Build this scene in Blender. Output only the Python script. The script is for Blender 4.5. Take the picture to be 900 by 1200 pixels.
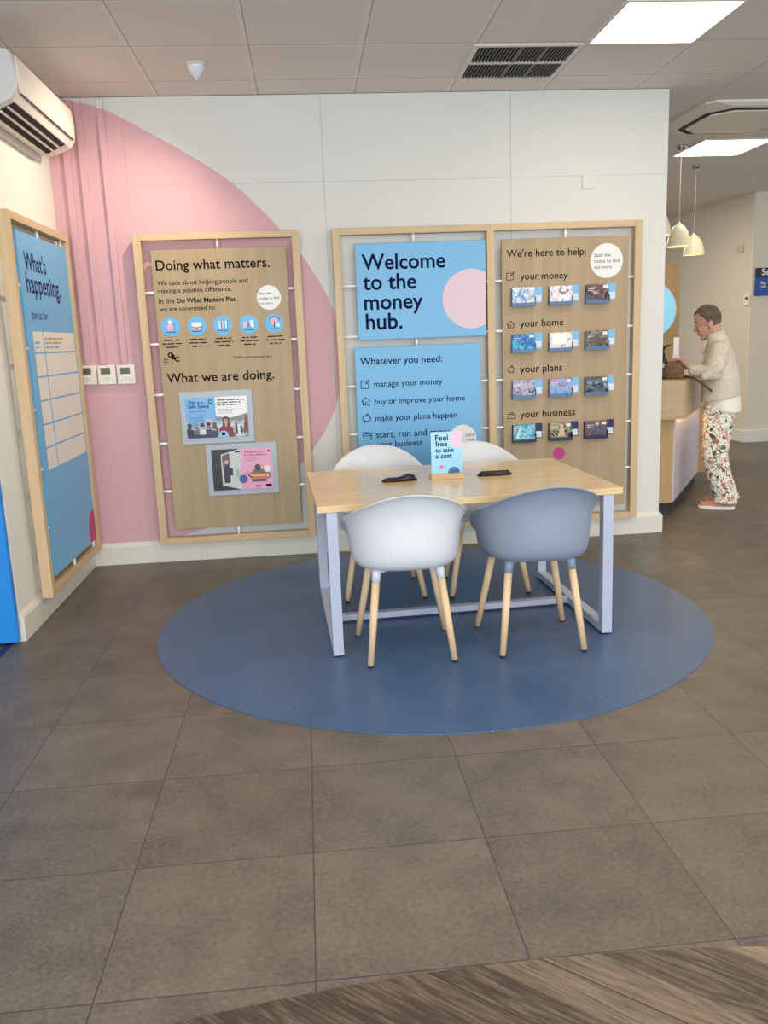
import bpy, bmesh, math, random
from mathutils import Vector, Matrix, Euler

random.seed(7)
PI = math.pi
D = bpy.data
SC = bpy.context.scene
for _o in list(D.objects):
    D.objects.remove(_o)
COL = SC.collection
R = math.radians

# ------------------------------------------------------------------ camera
CAM_D = 5.815                       # metres from the back wall (y = 0)
CAM_H = 1.45
YAW, PIT, ROL, FPX = 0.0842, -0.2010, -0.0397, 992.59
fw = Vector((math.sin(YAW) * math.cos(PIT), math.cos(YAW) * math.cos(PIT), math.sin(PIT)))
r0 = Vector((math.cos(YAW), -math.sin(YAW), 0))
u0 = r0.cross(fw)
rv = r0 * math.cos(ROL) + u0 * math.sin(ROL)
uv = -r0 * math.sin(ROL) + u0 * math.cos(ROL)
cam_data = D.cameras.new('camera')
cam = D.objects.new('camera', cam_data)
COL.objects.link(cam)
cam.matrix_world = Matrix(((rv.x, uv.x, -fw.x, 0), (rv.y, uv.y, -fw.y, -CAM_D),
                           (rv.z, uv.z, -fw.z, CAM_H), (0, 0, 0, 1)))
cam_data.sensor_fit = 'VERTICAL'
cam_data.sensor_height = 36
cam_data.lens = FPX / 1200 * 36
cam_data.clip_start = 0.05
SC.camera = cam

# ------------------------------------------------------------------ light, exposure
SC.view_settings.view_transform = 'Standard'
SC.view_settings.look = 'None'
SC.view_settings.gamma = 1
SC.view_settings.use_curve_mapping = False
SC.view_settings.exposure = 0.42
world = D.worlds.new('daylight')
SC.world = world
world.use_nodes = True
bg = world.node_tree.nodes['Background']
bg.inputs[0].default_value = (0.86, 0.93, 1.0, 1)
bg.inputs[1].default_value = 0.95
PANEL_STRENGTH = 9.0


def area(name, loc, target, sx, sy, power, color):
    l = D.lights.new(name, 'AREA')
    l.shape = 'RECTANGLE'
    l.size, l.size_y, l.energy, l.color = sx, sy, power, color
    o = D.objects.new(name, l)
    COL.objects.link(o)
    o.location = loc
    d = Vector(target) - Vector(loc)
    o.rotation_euler = d.to_track_quat('-Z', 'Y').to_euler()
    return o


# daylight through the shop front behind the photographer
area('shopfront_daylight', (0.8, -10.5, 1.5), (0.6, 0, 1.9), 7.0, 2.8, 330, (0.86, 0.93, 1.0))
# other ceiling panels out of frame; last two added to brighten the far room
for k, (x, y, p) in enumerate([(1.93, -3.65, 20), (-0.52, -3.65, 20), (1.93, -6.1, 18), (-0.52, -6.1, 18),
                               (4.4, -1.2, 24), (4.4, -3.6, 20), (2.6, 5.0, 40), (3.76, 4.0, 26)]):
    area('ceiling_panel_and_fill', (x, y, 2.975), (x, y, 0), 0.57, 0.57, p, (1.0, 0.90, 0.76))


# ------------------------------------------------------------------ materials
def lin(c):
    c = c / 255.0
    return c / 12.92 if c <= 0.04045 else ((c + 0.055) / 1.055) ** 2.4


def rgb(c):
    return (lin(c[0]), lin(c[1]), lin(c[2]), 1)


MATS = {}


def mat(name, c, rough=0.5, metal=0.0, spec=0.5, emit=None, strength=0.0, bump=0.0, bscale=200, mottle=0.0, mscale=8):
    if name in MATS:
        return MATS[name]
    m = D.materials.new(name)
    m.use_nodes = True
    nt = m.node_tree
    b = nt.nodes['Principled BSDF']
    b.inputs['Base Color'].default_value = rgb(c)
    b.inputs['Roughness'].default_value = rough
    b.inputs['Metallic'].default_value = metal
    b.inputs['Specular IOR Level'].default_value = spec
    if emit:
        b.inputs['Emission Color'].default_value = rgb(emit)
        b.inputs['Emission Strength'].default_value = strength
    if mottle or bump:
        tc = nt.nodes.new('ShaderNodeTexCoord')
    if mottle:
        n = nt.nodes.new('ShaderNodeTexNoise')
        n.inputs['Scale'].default_value = mscale
        n.inputs['Detail'].default_value = 6
        nt.links.new(tc.outputs['Object'], n.inputs['Vector'])
        h = nt.nodes.new('ShaderNodeHueSaturation')
        h.inputs['Color'].default_value = rgb(c)
        mr = nt.nodes.new('ShaderNodeMapRange')
        mr.inputs['From Min'].default_value = 0.3
        mr.inputs['From Max'].default_value = 0.7
        mr.inputs['To Min'].default_value = 1 - mottle
        mr.inputs['To Max'].default_value = 1 + mottle
        nt.links.new(n.outputs['Fac'], mr.inputs['Value'])
        nt.links.new(mr.outputs['Result'], h.inputs['Value'])
        nt.links.new(h.outputs['Color'], b.inputs['Base Color'])
    if bump:
        n2 = nt.nodes.new('ShaderNodeTexNoise')
        n2.inputs['Scale'].default_value = bscale
        n2.inputs['Detail'].default_value = 4
        nt.links.new(tc.outputs['Object'], n2.inputs['Vector'])
        bp = nt.nodes.new('ShaderNodeBump')
        bp.inputs['Strength'].default_value = bump
        bp.inputs['Distance'].default_value = 0.004
        nt.links.new(n2.outputs['Fac'], bp.inputs['Height'])
        nt.links.new(bp.outputs['Normal'], b.inputs['Normal'])
    MATS[name] = m
    return m


def wood(name, c1, c2, axis='Z', scale=1.0, rough=0.45, spec=0.4, knots=False):
    """grain stretched along one axis of the object"""
    if name in MATS:
        return MATS[name]
    m = D.materials.new(name)
    m.use_nodes = True
    nt = m.node_tree
    b = nt.nodes['Principled BSDF']
    b.inputs['Roughness'].default_value = rough
    b.inputs['Specular IOR Level'].default_value = spec
    tc = nt.nodes.new('ShaderNodeTexCoord')
    mp = nt.nodes.new('ShaderNodeMapping')
    s = {'X': (1.2, 26, 26), 'Y': (26, 1.2, 26), 'Z': (26, 26, 1.2)}[axis]
    mp.inputs['Scale'].default_value = [v * scale for v in s]
    nt.links.new(tc.outputs['Object'], mp.inputs['Vector'])
    n = nt.nodes.new('ShaderNodeTexNoise')
    n.inputs['Scale'].default_value = 1
    n.inputs['Detail'].default_value = 8
    n.inputs['Roughness'].default_value = 0.65
    n.inputs['Distortion'].default_value = 0.6
    nt.links.new(mp.outputs['Vector'], n.inputs['Vector'])
    cr = nt.nodes.new('ShaderNodeValToRGB')
    cr.color_ramp.elements[0].position = 0.3
    cr.color_ramp.elements[0].color = rgb(c1)
    cr.color_ramp.elements[1].position = 0.7
    cr.color_ramp.elements[1].color = rgb(c2)
    nt.links.new(n.outputs['Fac'], cr.inputs['Fac'])
    nt.links.new(cr.outputs['Color'], b.inputs['Base Color'])
    MATS[name] = m
    return m


class N:
    """tiny node-graph helper"""
    def __init__(self, m):
        self.nt = m.node_tree

    def new(self, t, **kw):
        n = self.nt.nodes.new(t)
        for k, v in kw.items():
            setattr(n, k, v)
        return n

    def link(self, a, b):
        self.nt.links.new(a, b)

    def math(self, op, a, b=None, c=None):
        n = self.nt.nodes.new('ShaderNodeMath')
        n.operation = op
        for i, v in enumerate((a, b, c)):
            if v is None:
                continue
            if isinstance(v, (int, float)):
                n.inputs[i].default_value = v
            else:
                self.nt.links.new(v, n.inputs[i])
        return n.outputs[0]

    def mix(self, f, a, b):
        n = self.nt.nodes.new('ShaderNodeMix')
        n.data_type = 'RGBA'
        for s, v in ((n.inputs[0], f), (n.inputs[6], a), (n.inputs[7], b)):
            if isinstance(v, (int, float, tuple)):
                s.default_value = v
            else:
                self.nt.links.new(v, s)
        return n.outputs[2]

    def mapr(self, v, a, b, c, d):
        n = self.nt.nodes.new('ShaderNodeMapRange')
        self.nt.links.new(v, n.inputs[0])
        for i, x in enumerate((a, b, c, d)):
            n.inputs[i + 1].default_value = x
        return n.outputs[0]


def grid_line(g, coord, origin, pitch, width):
    """1 on the joint of a grid, 0 elsewhere"""
    t = g.math('DIVIDE', g.math('SUBTRACT', coord, origin), pitch)
    fr = g.math('FRACT', g.math('ADD', t, 0.5))
    d = g.math('ABSOLUTE', g.math('SUBTRACT', fr, 0.5))
    return g.math('LESS_THAN', d, width / pitch / 2), t


def floor_material():
    m = D.materials.new('vinyl_stone_tile')
    m.use_nodes = True
    g = N(m)
    b = m.node_tree.nodes['Principled BSDF']
    pos = g.new('ShaderNodeTexCoord').outputs['Object']
    sep = g.new('ShaderNodeSeparateXYZ')
    g.link(pos, sep.inputs[0])
    gx, tx = grid_line(g, sep.outputs[0], -0.562, 0.5055, 0.0034)
    gy, ty = grid_line(g, sep.outputs[1], -4.098, 0.5055, 0.0034)
    joint = g.math('MAXIMUM', gx, gy)
    wn = g.new('ShaderNodeTexWhiteNoise', noise_dimensions='2D')
    cmb = g.new('ShaderNodeCombineXYZ')
    g.link(g.math('FLOOR', tx), cmb.inputs[0])
    g.link(g.math('FLOOR', ty), cmb.inputs[1])
    g.link(cmb.outputs[0], wn.inputs['Vector'])
    n1 = g.new('ShaderNodeTexNoise')
    n1.inputs['Scale'].default_value = 5
    n1.inputs['Detail'].default_value = 10
    n1.inputs['Roughness'].default_value = 0.62
    off = g.new('ShaderNodeVectorMath', operation='ADD')
    sc = g.new('ShaderNodeVectorMath', operation='SCALE')
    g.link(cmb.outputs[0], sc.inputs[0])
    sc.inputs['Scale'].default_value = 3.7
    g.link(pos, off.inputs[0])
    g.link(sc.outputs[0], off.inputs[1])
    g.link(off.outputs[0], n1.inputs['Vector'])
    n2 = g.new('ShaderNodeTexNoise')
    n2.inputs['Scale'].default_value = 70
    n2.inputs['Detail'].default_value = 8
    n2.inputs['Roughness'].default_value = 0.7
    g.link(off.outputs[0], n2.inputs['Vector'])
    v = g.math('ADD', g.mapr(n1.outputs['Fac'], 0.25, 0.75, -0.34, 0.34), g.mapr(n2.outputs['Fac'], 0.3, 0.7, -0.36, 0.36))
    v = g.math('ADD', v, g.mapr(wn.outputs['Value'], 0, 1, -0.1, 0.1))
    cr = g.new('ShaderNodeValToRGB')
    cr.color_ramp.elements[0].color = rgb((77, 71, 63))
    cr.color_ramp.elements[1].color = rgb((120, 111, 100))
    g.link(g.math('ADD', v, 0.5), cr.inputs[0])
    col = g.mix(joint, cr.outputs[0], rgb((66, 60, 53)))
    g.link(col, b.inputs['Base Color'])
    g.link(g.mapr(n2.outputs['Fac'], 0.3, 0.7, 0.36, 0.5), b.inputs['Roughness'])
    b.inputs['Specular IOR Level'].default_value = 0.35
    bp = g.new('ShaderNodeBump')
    bp.inputs['Strength'].default_value = 0.15
    bp.inputs['Distance'].default_value = 0.002
    g.link(g.math('SUBTRACT', n2.outputs['Fac'], joint), bp.inputs['Height'])
    g.link(bp.outputs[0], b.inputs['Normal'])
    return m


def plank_material():
    m = D.materials.new('wood_effect_planks')
    m.use_nodes = True
    g = N(m)
    b = m.node_tree.nodes['Principled BSDF']
    pos = g.new('ShaderNodeTexCoord').outputs['Object']
    mp = g.new('ShaderNodeMapping')
    mp.inputs['Rotation'].default_value = (0, 0, R(42))
    g.link(pos, mp.inputs[0])
    sep = g.new('ShaderNodeSeparateXYZ')
    g.link(mp.outputs[0], sep.inputs[0])
    jy, ty = grid_line(g, sep.outputs[1], -2.73, 0.185, 0.005)
    wn = g.new('ShaderNodeTexWhiteNoise', noise_dimensions='1D')
    g.link(g.math('FLOOR', g.math('ADD', ty, 0.5)), wn.inputs['W'])
    cmb = g.new('ShaderNodeCombineXYZ')
    g.link(g.math('ADD', g.math('MULTIPLY', sep.outputs[0], 1.5), g.math('MULTIPLY', wn.outputs[0], 40)), cmb.inputs[0])
    g.link(g.math('MULTIPLY', sep.outputs[1], 11), cmb.inputs[1])
    # ring pattern: bands of a slow noise field give the arched grain
    n0 = g.new('ShaderNodeTexNoise')
    n0.inputs['Scale'].default_value = 0.8
    n0.inputs['Detail'].default_value = 2
    g.link(cmb.outputs[0], n0.inputs['Vector'])
    rings = g.math('FRACT', g.math('MULTIPLY', n0.outputs['Fac'], 11))
    rings = g.math('ABSOLUTE', g.math('SUBTRACT', rings, 0.5))
    cm2 = g.new('ShaderNodeCombineXYZ')
    g.link(g.math('MULTIPLY', sep.outputs[0], 9), cm2.inputs[0])
    g.link(g.math('MULTIPLY', sep.outputs[1], 150), cm2.inputs[1])
    wv = g.new('ShaderNodeTexNoise')
    wv.inputs['Scale'].default_value = 1.0
    wv.inputs['Detail'].default_value = 6
    wv.inputs['Roughness'].default_value = 0.7
    g.link(cm2.outputs[0], wv.inputs['Vector'])
    f = g.math('ADD', g.math('MULTIPLY', rings, 0.30), g.math('MULTIPLY', wv.outputs[0], 0.90))
    f = g.math('ADD', f, g.mapr(wn.outputs[0], 0, 1, -0.2, 0.16))
    cr = g.new('ShaderNodeValToRGB')
    e = cr.color_ramp.elements
    e[0].position, e[0].color = 0.3, rgb((62, 51, 41))
    e[1].position, e[1].color = 0.78, rgb((144, 126, 105))
    g.link(f, cr.inputs[0])
    g.link(g.mix(jy, cr.outputs[0], rgb((56, 46, 38))), b.inputs['Base Color'])
    b.inputs['Roughness'].default_value = 0.45
    bp = g.new('ShaderNodeBump')
    bp.inputs['Strength'].default_value = 0.25
    bp.inputs['Distance'].default_value = 0.002
    g.link(f, bp.inputs['Height'])
    g.link(bp.outputs[0], b.inputs['Normal'])
    return m


def ceiling_material():
    m = D.materials.new('ceiling_tiles')
    m.use_nodes = True
    g = N(m)
    b = m.node_tree.nodes['Principled BSDF']
    pos = g.new('ShaderNodeTexCoord').outputs['Object']
    sep = g.new('ShaderNodeSeparateXYZ')
    g.link(pos, sep.inputs[0])
    gx, _ = grid_line(g, sep.outputs[0], 0.395, 0.613, 0.022)
    gy, _ = grid_line(g, sep.outputs[1], -0.282, 0.613, 0.022)
    sx, _ = grid_line(g, sep.outputs[0], 0.395 + 0.013, 0.613, 0.006)  # shadow edge along the grid bars, painted as a darker line
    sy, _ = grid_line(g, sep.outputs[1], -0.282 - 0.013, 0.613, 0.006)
    n = g.new('ShaderNodeTexNoise')
    n.inputs['Scale'].default_value = 60
    n.inputs['Detail'].default_value = 6
    g.link(pos, n.inputs['Vector'])
    base = g.mix(g.mapr(n.outputs['Fac'], 0.3, 0.7, 0, 1), rgb((222, 215, 208)), rgb((230, 223, 216)))
    c1 = g.mix(g.math('MAXIMUM', gx, gy), base, rgb((232, 227, 220)))
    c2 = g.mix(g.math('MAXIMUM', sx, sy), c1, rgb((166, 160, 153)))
    g.link(c2, b.inputs['Base Color'])
    b.inputs['Roughness'].default_value = 0.85
    bp = g.new('ShaderNodeBump')
    bp.inputs['Strength'].default_value = 0.3
    bp.inputs['Distance'].default_value = 0.003
    g.link(g.math('MAXIMUM', gx, gy), bp.inputs['Height'])
    g.link(bp.outputs[0], b.inputs['Normal'])
    return m


def mat_flecks():
    m = D.materials.new('blue_rubber_mat')
    m.use_nodes = True
    g = N(m)
    b = m.node_tree.nodes['Principled BSDF']
    pos = g.new('ShaderNodeTexCoord').outputs['Object']
    v = g.new('ShaderNodeTexVoronoi')
    v.inputs['Scale'].default_value = 26
    g.link(pos, v.inputs['Vector'])
    wn = g.new('ShaderNodeSeparateColor')
    g.link(v.outputs['Color'], wn.inputs[0])
    fl = g.math('MULTIPLY', g.math('LESS_THAN', v.outputs['Distance'], 0.07), g.math('GREATER_THAN', wn.outputs[0], 0.62))
    n = g.new('ShaderNodeTexNoise')
    n.inputs['Scale'].default_value = 3
    n.inputs['Detail'].default_value = 8
    g.link(pos, n.inputs['Vector'])
    sep = g.new('ShaderNodeSeparateXYZ')
    g.link(pos, sep.inputs[0])
    seam = g.math('LESS_THAN', g.math('ABSOLUTE', g.math('SUBTRACT', sep.outputs[1], 0.26)), 0.0025)
    base = g.mix(g.mapr(n.outputs['Fac'], 0.3, 0.7, 0, 1), rgb((60, 86, 122)), rgb((70, 97, 133)))
    c = g.mix(fl, base, rgb((150, 172, 200)))
    c = g.mix(seam, c, rgb((44, 66, 100)))
    g.link(c, b.inputs['Base Color'])
    b.inputs['Roughness'].default_value = 0.34
    b.inputs['Specular IOR Level'].default_value = 0.45
    return m


def floral_material():
    m = D.materials.new('floral_cotton')
    m.use_nodes = True
    g = N(m)
    b = m.node_tree.nodes['Principled BSDF']
    pos = g.new('ShaderNodeTexCoord').outputs['Object']
    nd = g.new('ShaderNodeTexNoise')
    nd.inputs['Scale'].default_value = 9
    g.link(pos, nd.inputs['Vector'])
    ad = g.new('ShaderNodeVectorMath', operation='MULTIPLY_ADD')
    g.link(nd.outputs['Color'], ad.inputs[0])
    ad.inputs[1].default_value = (0.12, 0.12, 0.12)
    g.link(pos, ad.inputs[2])
    v = g.new('ShaderNodeTexVoronoi')
    v.inputs['Scale'].default_value = 17
    g.link(ad.outputs[0], v.inputs['Vector'])
    s = g.new('ShaderNodeSeparateColor')
    g.link(v.outputs['Color'], s.inputs[0])
    cr = g.new('ShaderNodeValToRGB')
    cr.color_ramp.interpolation = 'CONSTANT'
    e = cr.color_ramp.elements
    e[0].color = rgb((226, 150, 148))
    e[1].position, e[1].color = 0.3, rgb((232, 178, 168))
    for p, c in ((0.42, (40, 104, 100)), (0.54, (206, 128, 96)), (0.62, (92, 100, 70)), (0.76, (236, 228, 210)), (0.9, (60, 84, 72))):
        x = e.new(p)
        x.color = rgb(c)
    g.link(s.outputs[0], cr.inputs[0])
    blob = g.math('LESS_THAN', v.outputs['Distance'], 0.36)
    c = g.mix(blob, rgb((238, 230, 212)), cr.outputs[0])
    w = g.new('ShaderNodeTexNoise')
    w.inputs['Scale'].default_value = 19
    w.inputs['Detail'].default_value = 2
    g.link(pos, w.inputs['Vector'])
    w.inputs['Distortion'].default_value = 1.2
    ln = g.math('LESS_THAN', g.math('ABSOLUTE', g.math('SUBTRACT', w.outputs['Fac'], 0.5)), 0.03)
    c = g.mix(ln, c, rgb((78, 88, 72)))
    g.link(c, b.inputs['Base Color'])
    b.inputs['Roughness'].default_value = 0.85
    return m


def photo_material(name, cols, scale=14, seed=0.0, rough=0.3):
    """a busy printed picture: soft blocks of colour"""
    if name in MATS:
        return MATS[name]
    m = D.materials.new(name)
    m.use_nodes = True
    g = N(m)
    b = m.node_tree.nodes['Principled BSDF']
    pos = g.new('ShaderNodeTexCoord').outputs['Object']
    ad = g.new('ShaderNodeVectorMath', operation='ADD')
    ad.inputs[1].default_value = (seed * 3.1, seed, seed * 1.7)
    g.link(pos, ad.inputs[0])
    n = g.new('ShaderNodeTexNoise')
    n.inputs['Scale'].default_value = scale
    n.inputs['Detail'].default_value = 3
    n.inputs['Distortion'].default_value = 1.5
    g.link(ad.outputs[0], n.inputs['Vector'])
    cr = g.new('ShaderNodeValToRGB')
    e = cr.color_ramp.elements
    k = len(cols)
    e[0].position, e[0].color = 0.32, rgb(cols[0])
    e[1].position, e[1].color = 0.68, rgb(cols[-1])
    for i in range(1, k - 1):
        x = e.new(0.32 + 0.36 * i / (k - 1))
        x.color = rgb(cols[i])
    g.link(n.outputs['Fac'], cr.inputs[0])
    g.link(cr.outputs[0], b.inputs['Base Color'])
    b.inputs['Roughness'].default_value = rough
    MATS[name] = m
    return m


M_WALL = mat('white_wall_paint', (215, 214, 208), 0.7, mottle=0.012, mscale=2)
M_PINK = mat('pink_wall_paint', (208, 164, 169), 0.7, mottle=0.015, mscale=2)
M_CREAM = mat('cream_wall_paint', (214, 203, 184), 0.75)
M_SKIRT = mat('white_skirting_gloss', (216, 213, 200), 0.4)
M_SEAM = mat('panel_joint_grey', (194, 195, 192), 0.8)
M_FLOOR = floor_material()
M_PLANK = plank_material()
M_CEIL = ceiling_material()
M_MAT = mat_flecks()
M_BIRCH_Z = wood('birch_upright', (194, 165, 126), (208, 182, 145), 'Z', 0.8)
M_BIRCH_X = wood('birch_crosswise', (194, 165, 126), (208, 182, 145), 'X', 0.8)
M_OAK = wood('oak_board', (160, 139, 107), (176, 154, 121), 'Z', 0.7, 0.5)
M_TABLE = wood('table_oak', (212, 184, 138), (228, 202, 158), 'X', 0.9, 0.17, 0.5)
M_LEG = wood('beech_leg', (218, 184, 140), (230, 202, 162), 'Z', 1.0, 0.45)
M_COUNTER = wood('counter_oak', (178, 154, 118), (190, 167, 131), 'X', 0.8, 0.4)
M_COUNTER_Z = wood('counter_oak_upright', (174, 142, 96), (188, 156, 110), 'Z', 0.8, 0.45)
M_BLUE = mat('sky_blue_print', (106, 173, 216), 0.42)
M_NAVY = mat('navy_ink', (12, 24, 66), 0.8, spec=0.1)
M_DARK = mat('dark_brown_ink', (22, 16, 16), 0.8, spec=0.1)
M_PURPLE = mat('purple_ink', (48, 38, 88), 0.8, spec=0.1)
M_PALEPINK = mat('pale_pink_print', (216, 190, 202), 0.45)
M_MAGENTA = mat('magenta_print', (186, 44, 118), 0.45)
M_WHITE = mat('white_print', (228, 229, 226), 0.45)
M_PEG = mat('white_painted_peg', (240, 240, 236), 0.4)
M_GREYBLUE = mat('blue_grey_plastic', (142, 153, 170), 0.4)
M_WSHELL = mat('white_plastic', (218, 220, 224), 0.36)
M_TLEG = mat('pale_blue_grey_metal', (176, 183, 202), 0.38, spec=0.4)
M_BLACK = mat('black_plastic', (20, 20, 21), 0.35)
M_ACW = mat('ac_white_plastic', (228, 222, 210), 0.38)
M_ACG = mat('ac_side_grey', (206, 204, 200), 0.45)
M_VOID = mat('dark_recess', (26, 22, 20), 0.8)
M_METALW = mat('white_enamel', (214, 211, 205), 0.4)
M_CHROME = mat('brushed_chrome', (190, 186, 178), 0.25, metal=1.0)
M_SHADE = mat('cream_enamel_shade', (236, 222, 190), 0.3)
M_GLOW = mat('lamp_diffuser', (255, 250, 240), 0.5, emit=(255, 240, 214), strength=PANEL_STRENGTH)
M_BULB = mat('lit_bulb', (255, 240, 210), 0.5, emit=(255, 226, 176), strength=14)
M_LED = mat('led_strip', (255, 236, 190), 0.5, emit=(255, 214, 140), strength=10)
M_BOARDBLUE = mat('vivid_blue_panel', (24, 132, 214), 0.4)


# ------------------------------------------------------------------ mesh builder
class MB:
    def __init__(self):
        self.bm = bmesh.new()
        self.mats = []

    def mi(self, m):
        if m not in self.mats:
            self.mats.append(m)
        return self.mats.index(m)

    def _new(self, geom, m, smooth=False):
        i = self.mi(m) if m else 0
        for f in geom:
            f.material_index = i
            f.smooth = smooth

    def box(self, lo, hi, m=None, bevel=0.0, seg=2, rot=None):
        x0, y0, z0 = lo
        x1, y1, z1 = hi
        vs = [self.bm.verts.new(v) for v in ((x0, y0, z0), (x1, y0, z0), (x1, y1, z0), (x0, y1, z0),
                                             (x0, y0, z1), (x1, y0, z1), (x1, y1, z1), (x0, y1, z1))]
        if rot is not None:
            c = Vector(((x0 + x1) / 2, (y0 + y1) / 2, (z0 + z1) / 2))
            for v in vs:
                v.co = rot @ (v.co - c) + c
        fs = [self.bm.faces.new([vs[i] for i in q]) for q in
              ((0, 3, 2, 1), (4, 5, 6, 7), (0, 1, 5, 4), (1, 2, 6, 5), (2, 3, 7, 6), (3, 0, 4, 7))]
        self._new(fs, m)
        if bevel:
            es = list({e for f in fs for e in f.edges})
            r = bmesh.ops.bevel(self.bm, geom=es, offset=bevel, segments=seg, affect='EDGES', profile=0.5)
            self._new(r['faces'], m, True)
        return self

    def ring(self, pts):
        return [self.bm.verts.new(p) for p in pts]

    def loft(self, rings, m=None, closed=True, cap0=True, cap1=True, smooth=True):
        rs = [self.ring(p) for p in rings]
        fs = []
        n = len(rs[0])
        for a, b in zip(rs, rs[1:]):
            for i in range(n if closed else n - 1):
                j = (i + 1) % n
                fs.append(self.bm.faces.new((a[i], a[j], b[j], b[i])))
        self._new(fs, m, smooth)
        caps = []
        if cap0:
            caps.append(self.bm.faces.new(rs[0][::-1]))
        if cap1:
            caps.append(self.bm.faces.new(rs[-1]))
        self._new(caps, m, False)
        return self

    def tube(self, path, rad, m=None, n=10, smooth=True):
        pts = [Vector(p) for p in path]
        if not isinstance(rad, (list, tuple)):
            rad = [rad] * len(pts)
        rings = []
        up = Vector((0, 0, 1))
        for i, p in enumerate(pts):
            t = (pts[min(i + 1, len(pts) - 1)] - pts[max(i - 1, 0)]).normalized()
            a = up if abs(t.dot(up)) < 0.95 else Vector((1, 0, 0))
            s = t.cross(a).normalized()
            v = s.cross(t).normalized()
            rings.append([p + (s * math.cos(2 * PI * k / n) + v * math.sin(2 * PI * k / n)) * rad[i] for k in range(n)])
        return self.loft(rings, m, smooth=smooth)

    def lathe(self, prof, m=None, n=28, c=(0, 0, 0), cap0=True, cap1=True):
        rings = [[(c[0] + r * math.cos(2 * PI * k / n), c[1] + r * math.sin(2 * PI * k / n), c[2] + z)
                  for k in range(n)] for r, z in prof]
        return self.loft(rings, m, cap0=cap0, cap1=cap1)

    def prism(self, pts, axis, a, b, m=None, smooth=False, bevel=0.0):
        """extrude a 2-D outline along an axis between a and b"""
        def mk(p, t):
            return {'x': (t, p[0], p[1]), 'y': (p[0], t, p[1]), 'z': (p[0], p[1], t)}[axis]
        r1 = self.ring([mk(p, a) for p in pts])
        r2 = self.ring([mk(p, b) for p in pts])
        n = len(pts)
        side = [self.bm.faces.new((r1[i], r1[(i + 1) % n], r2[(i + 1) % n], r2[i])) for i in range(n)]
        caps = [self.bm.faces.new(r1[::-1]), self.bm.faces.new(r2)]
        self._new(side, m, smooth)
        self._new(caps, m)
        if bevel:
            es = [e for f in caps for e in f.edges]
            rr = bmesh.ops.bevel(self.bm, geom=es, offset=bevel, segments=2, affect='EDGES', profile=0.5)
            self._new(rr['faces'], m, True)
        return self

    def flat(self, pts, m):
        f = self.bm.faces.new(self.ring(pts))
        self._new([f], m)
        return self

    def build(self, name, m=None, parent=None, loc=None):
        bmesh.ops.recalc_face_normals(self.bm, faces=self.bm.faces)
        me = D.meshes.new(name)
        self.bm.to_mesh(me)
        self.bm.free()
        for x in (self.mats or ([m] if m else [])):
            me.materials.append(x)
        o = D.objects.new(name, me)
        COL.objects.link(o)
        if parent:
            o.parent = parent
        if loc:
            o.location = loc
        return o


def tag(o, label=None, cat=None, group=None, kind=None):
    for k, v in (('label', label), ('category', cat), ('group', group), ('kind', kind)):
        if v:
            o[k] = v
    return o


def thing(name, label, cat, loc=(0, 0, 0), rz=0.0, group=None):
    o = D.objects.new(name, None)
    COL.objects.link(o)
    o.location = loc
    o.rotation_euler = (0, 0, rz)
    o.empty_display_size = 0.1
    return tag(o, label, cat, group)


def struct(o):
    o['kind'] = 'structure'
    return o


def dup(root, loc, rz, label=None, group=None):
    r = root.copy()
    COL.objects.link(r)
    r.location, r.rotation_euler = loc, (0, 0, rz)
    if label:
        r['label'] = label
    if group:
        r['group'] = group
    for ch in list(root.children):
        c = ch.copy()
        COL.objects.link(c)
        c.parent = r
        for gch in list(ch.children):
            d = gch.copy()
            COL.objects.link(d)
            d.parent = c
    return r


def text_mesh(s, width=None, height=None, bold=0.0, x0=0.0, z0=0.0, y=0.0, m=None, spacing=1.0, align='LEFT', extr=0.0003):
    """lettering in the x/z plane, facing -y, left end at x0 and baseline at z0"""
    cu = D.curves.new('lettering', 'FONT')
    cu.body = s
    cu.size = 1
    cu.offset = bold
    cu.resolution_u = 3
    cu.space_character = spacing
    o = D.objects.new('lettering', cu)
    COL.objects.link(o)
    bpy.context.view_layer.update()
    dg = bpy.context.evaluated_depsgraph_get()
    me = D.meshes.new_from_object(o.evaluated_get(dg))
    D.objects.remove(o)
    xs = [v.co.x for v in me.vertices]
    if not xs:
        return me
    a, b = min(xs), max(xs)
    sx = width / (b - a) if width else height / 0.73
    sz = height / 0.73 if height else sx
    for v in me.vertices:
        X = (v.co.x - a) * sx
        if align == 'CENTER':
            X -= (b - a) * sx / 2
        v.co = (x0 + X, y, z0 + v.co.y * sz)
    me.materials.clear()
    return me


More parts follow.
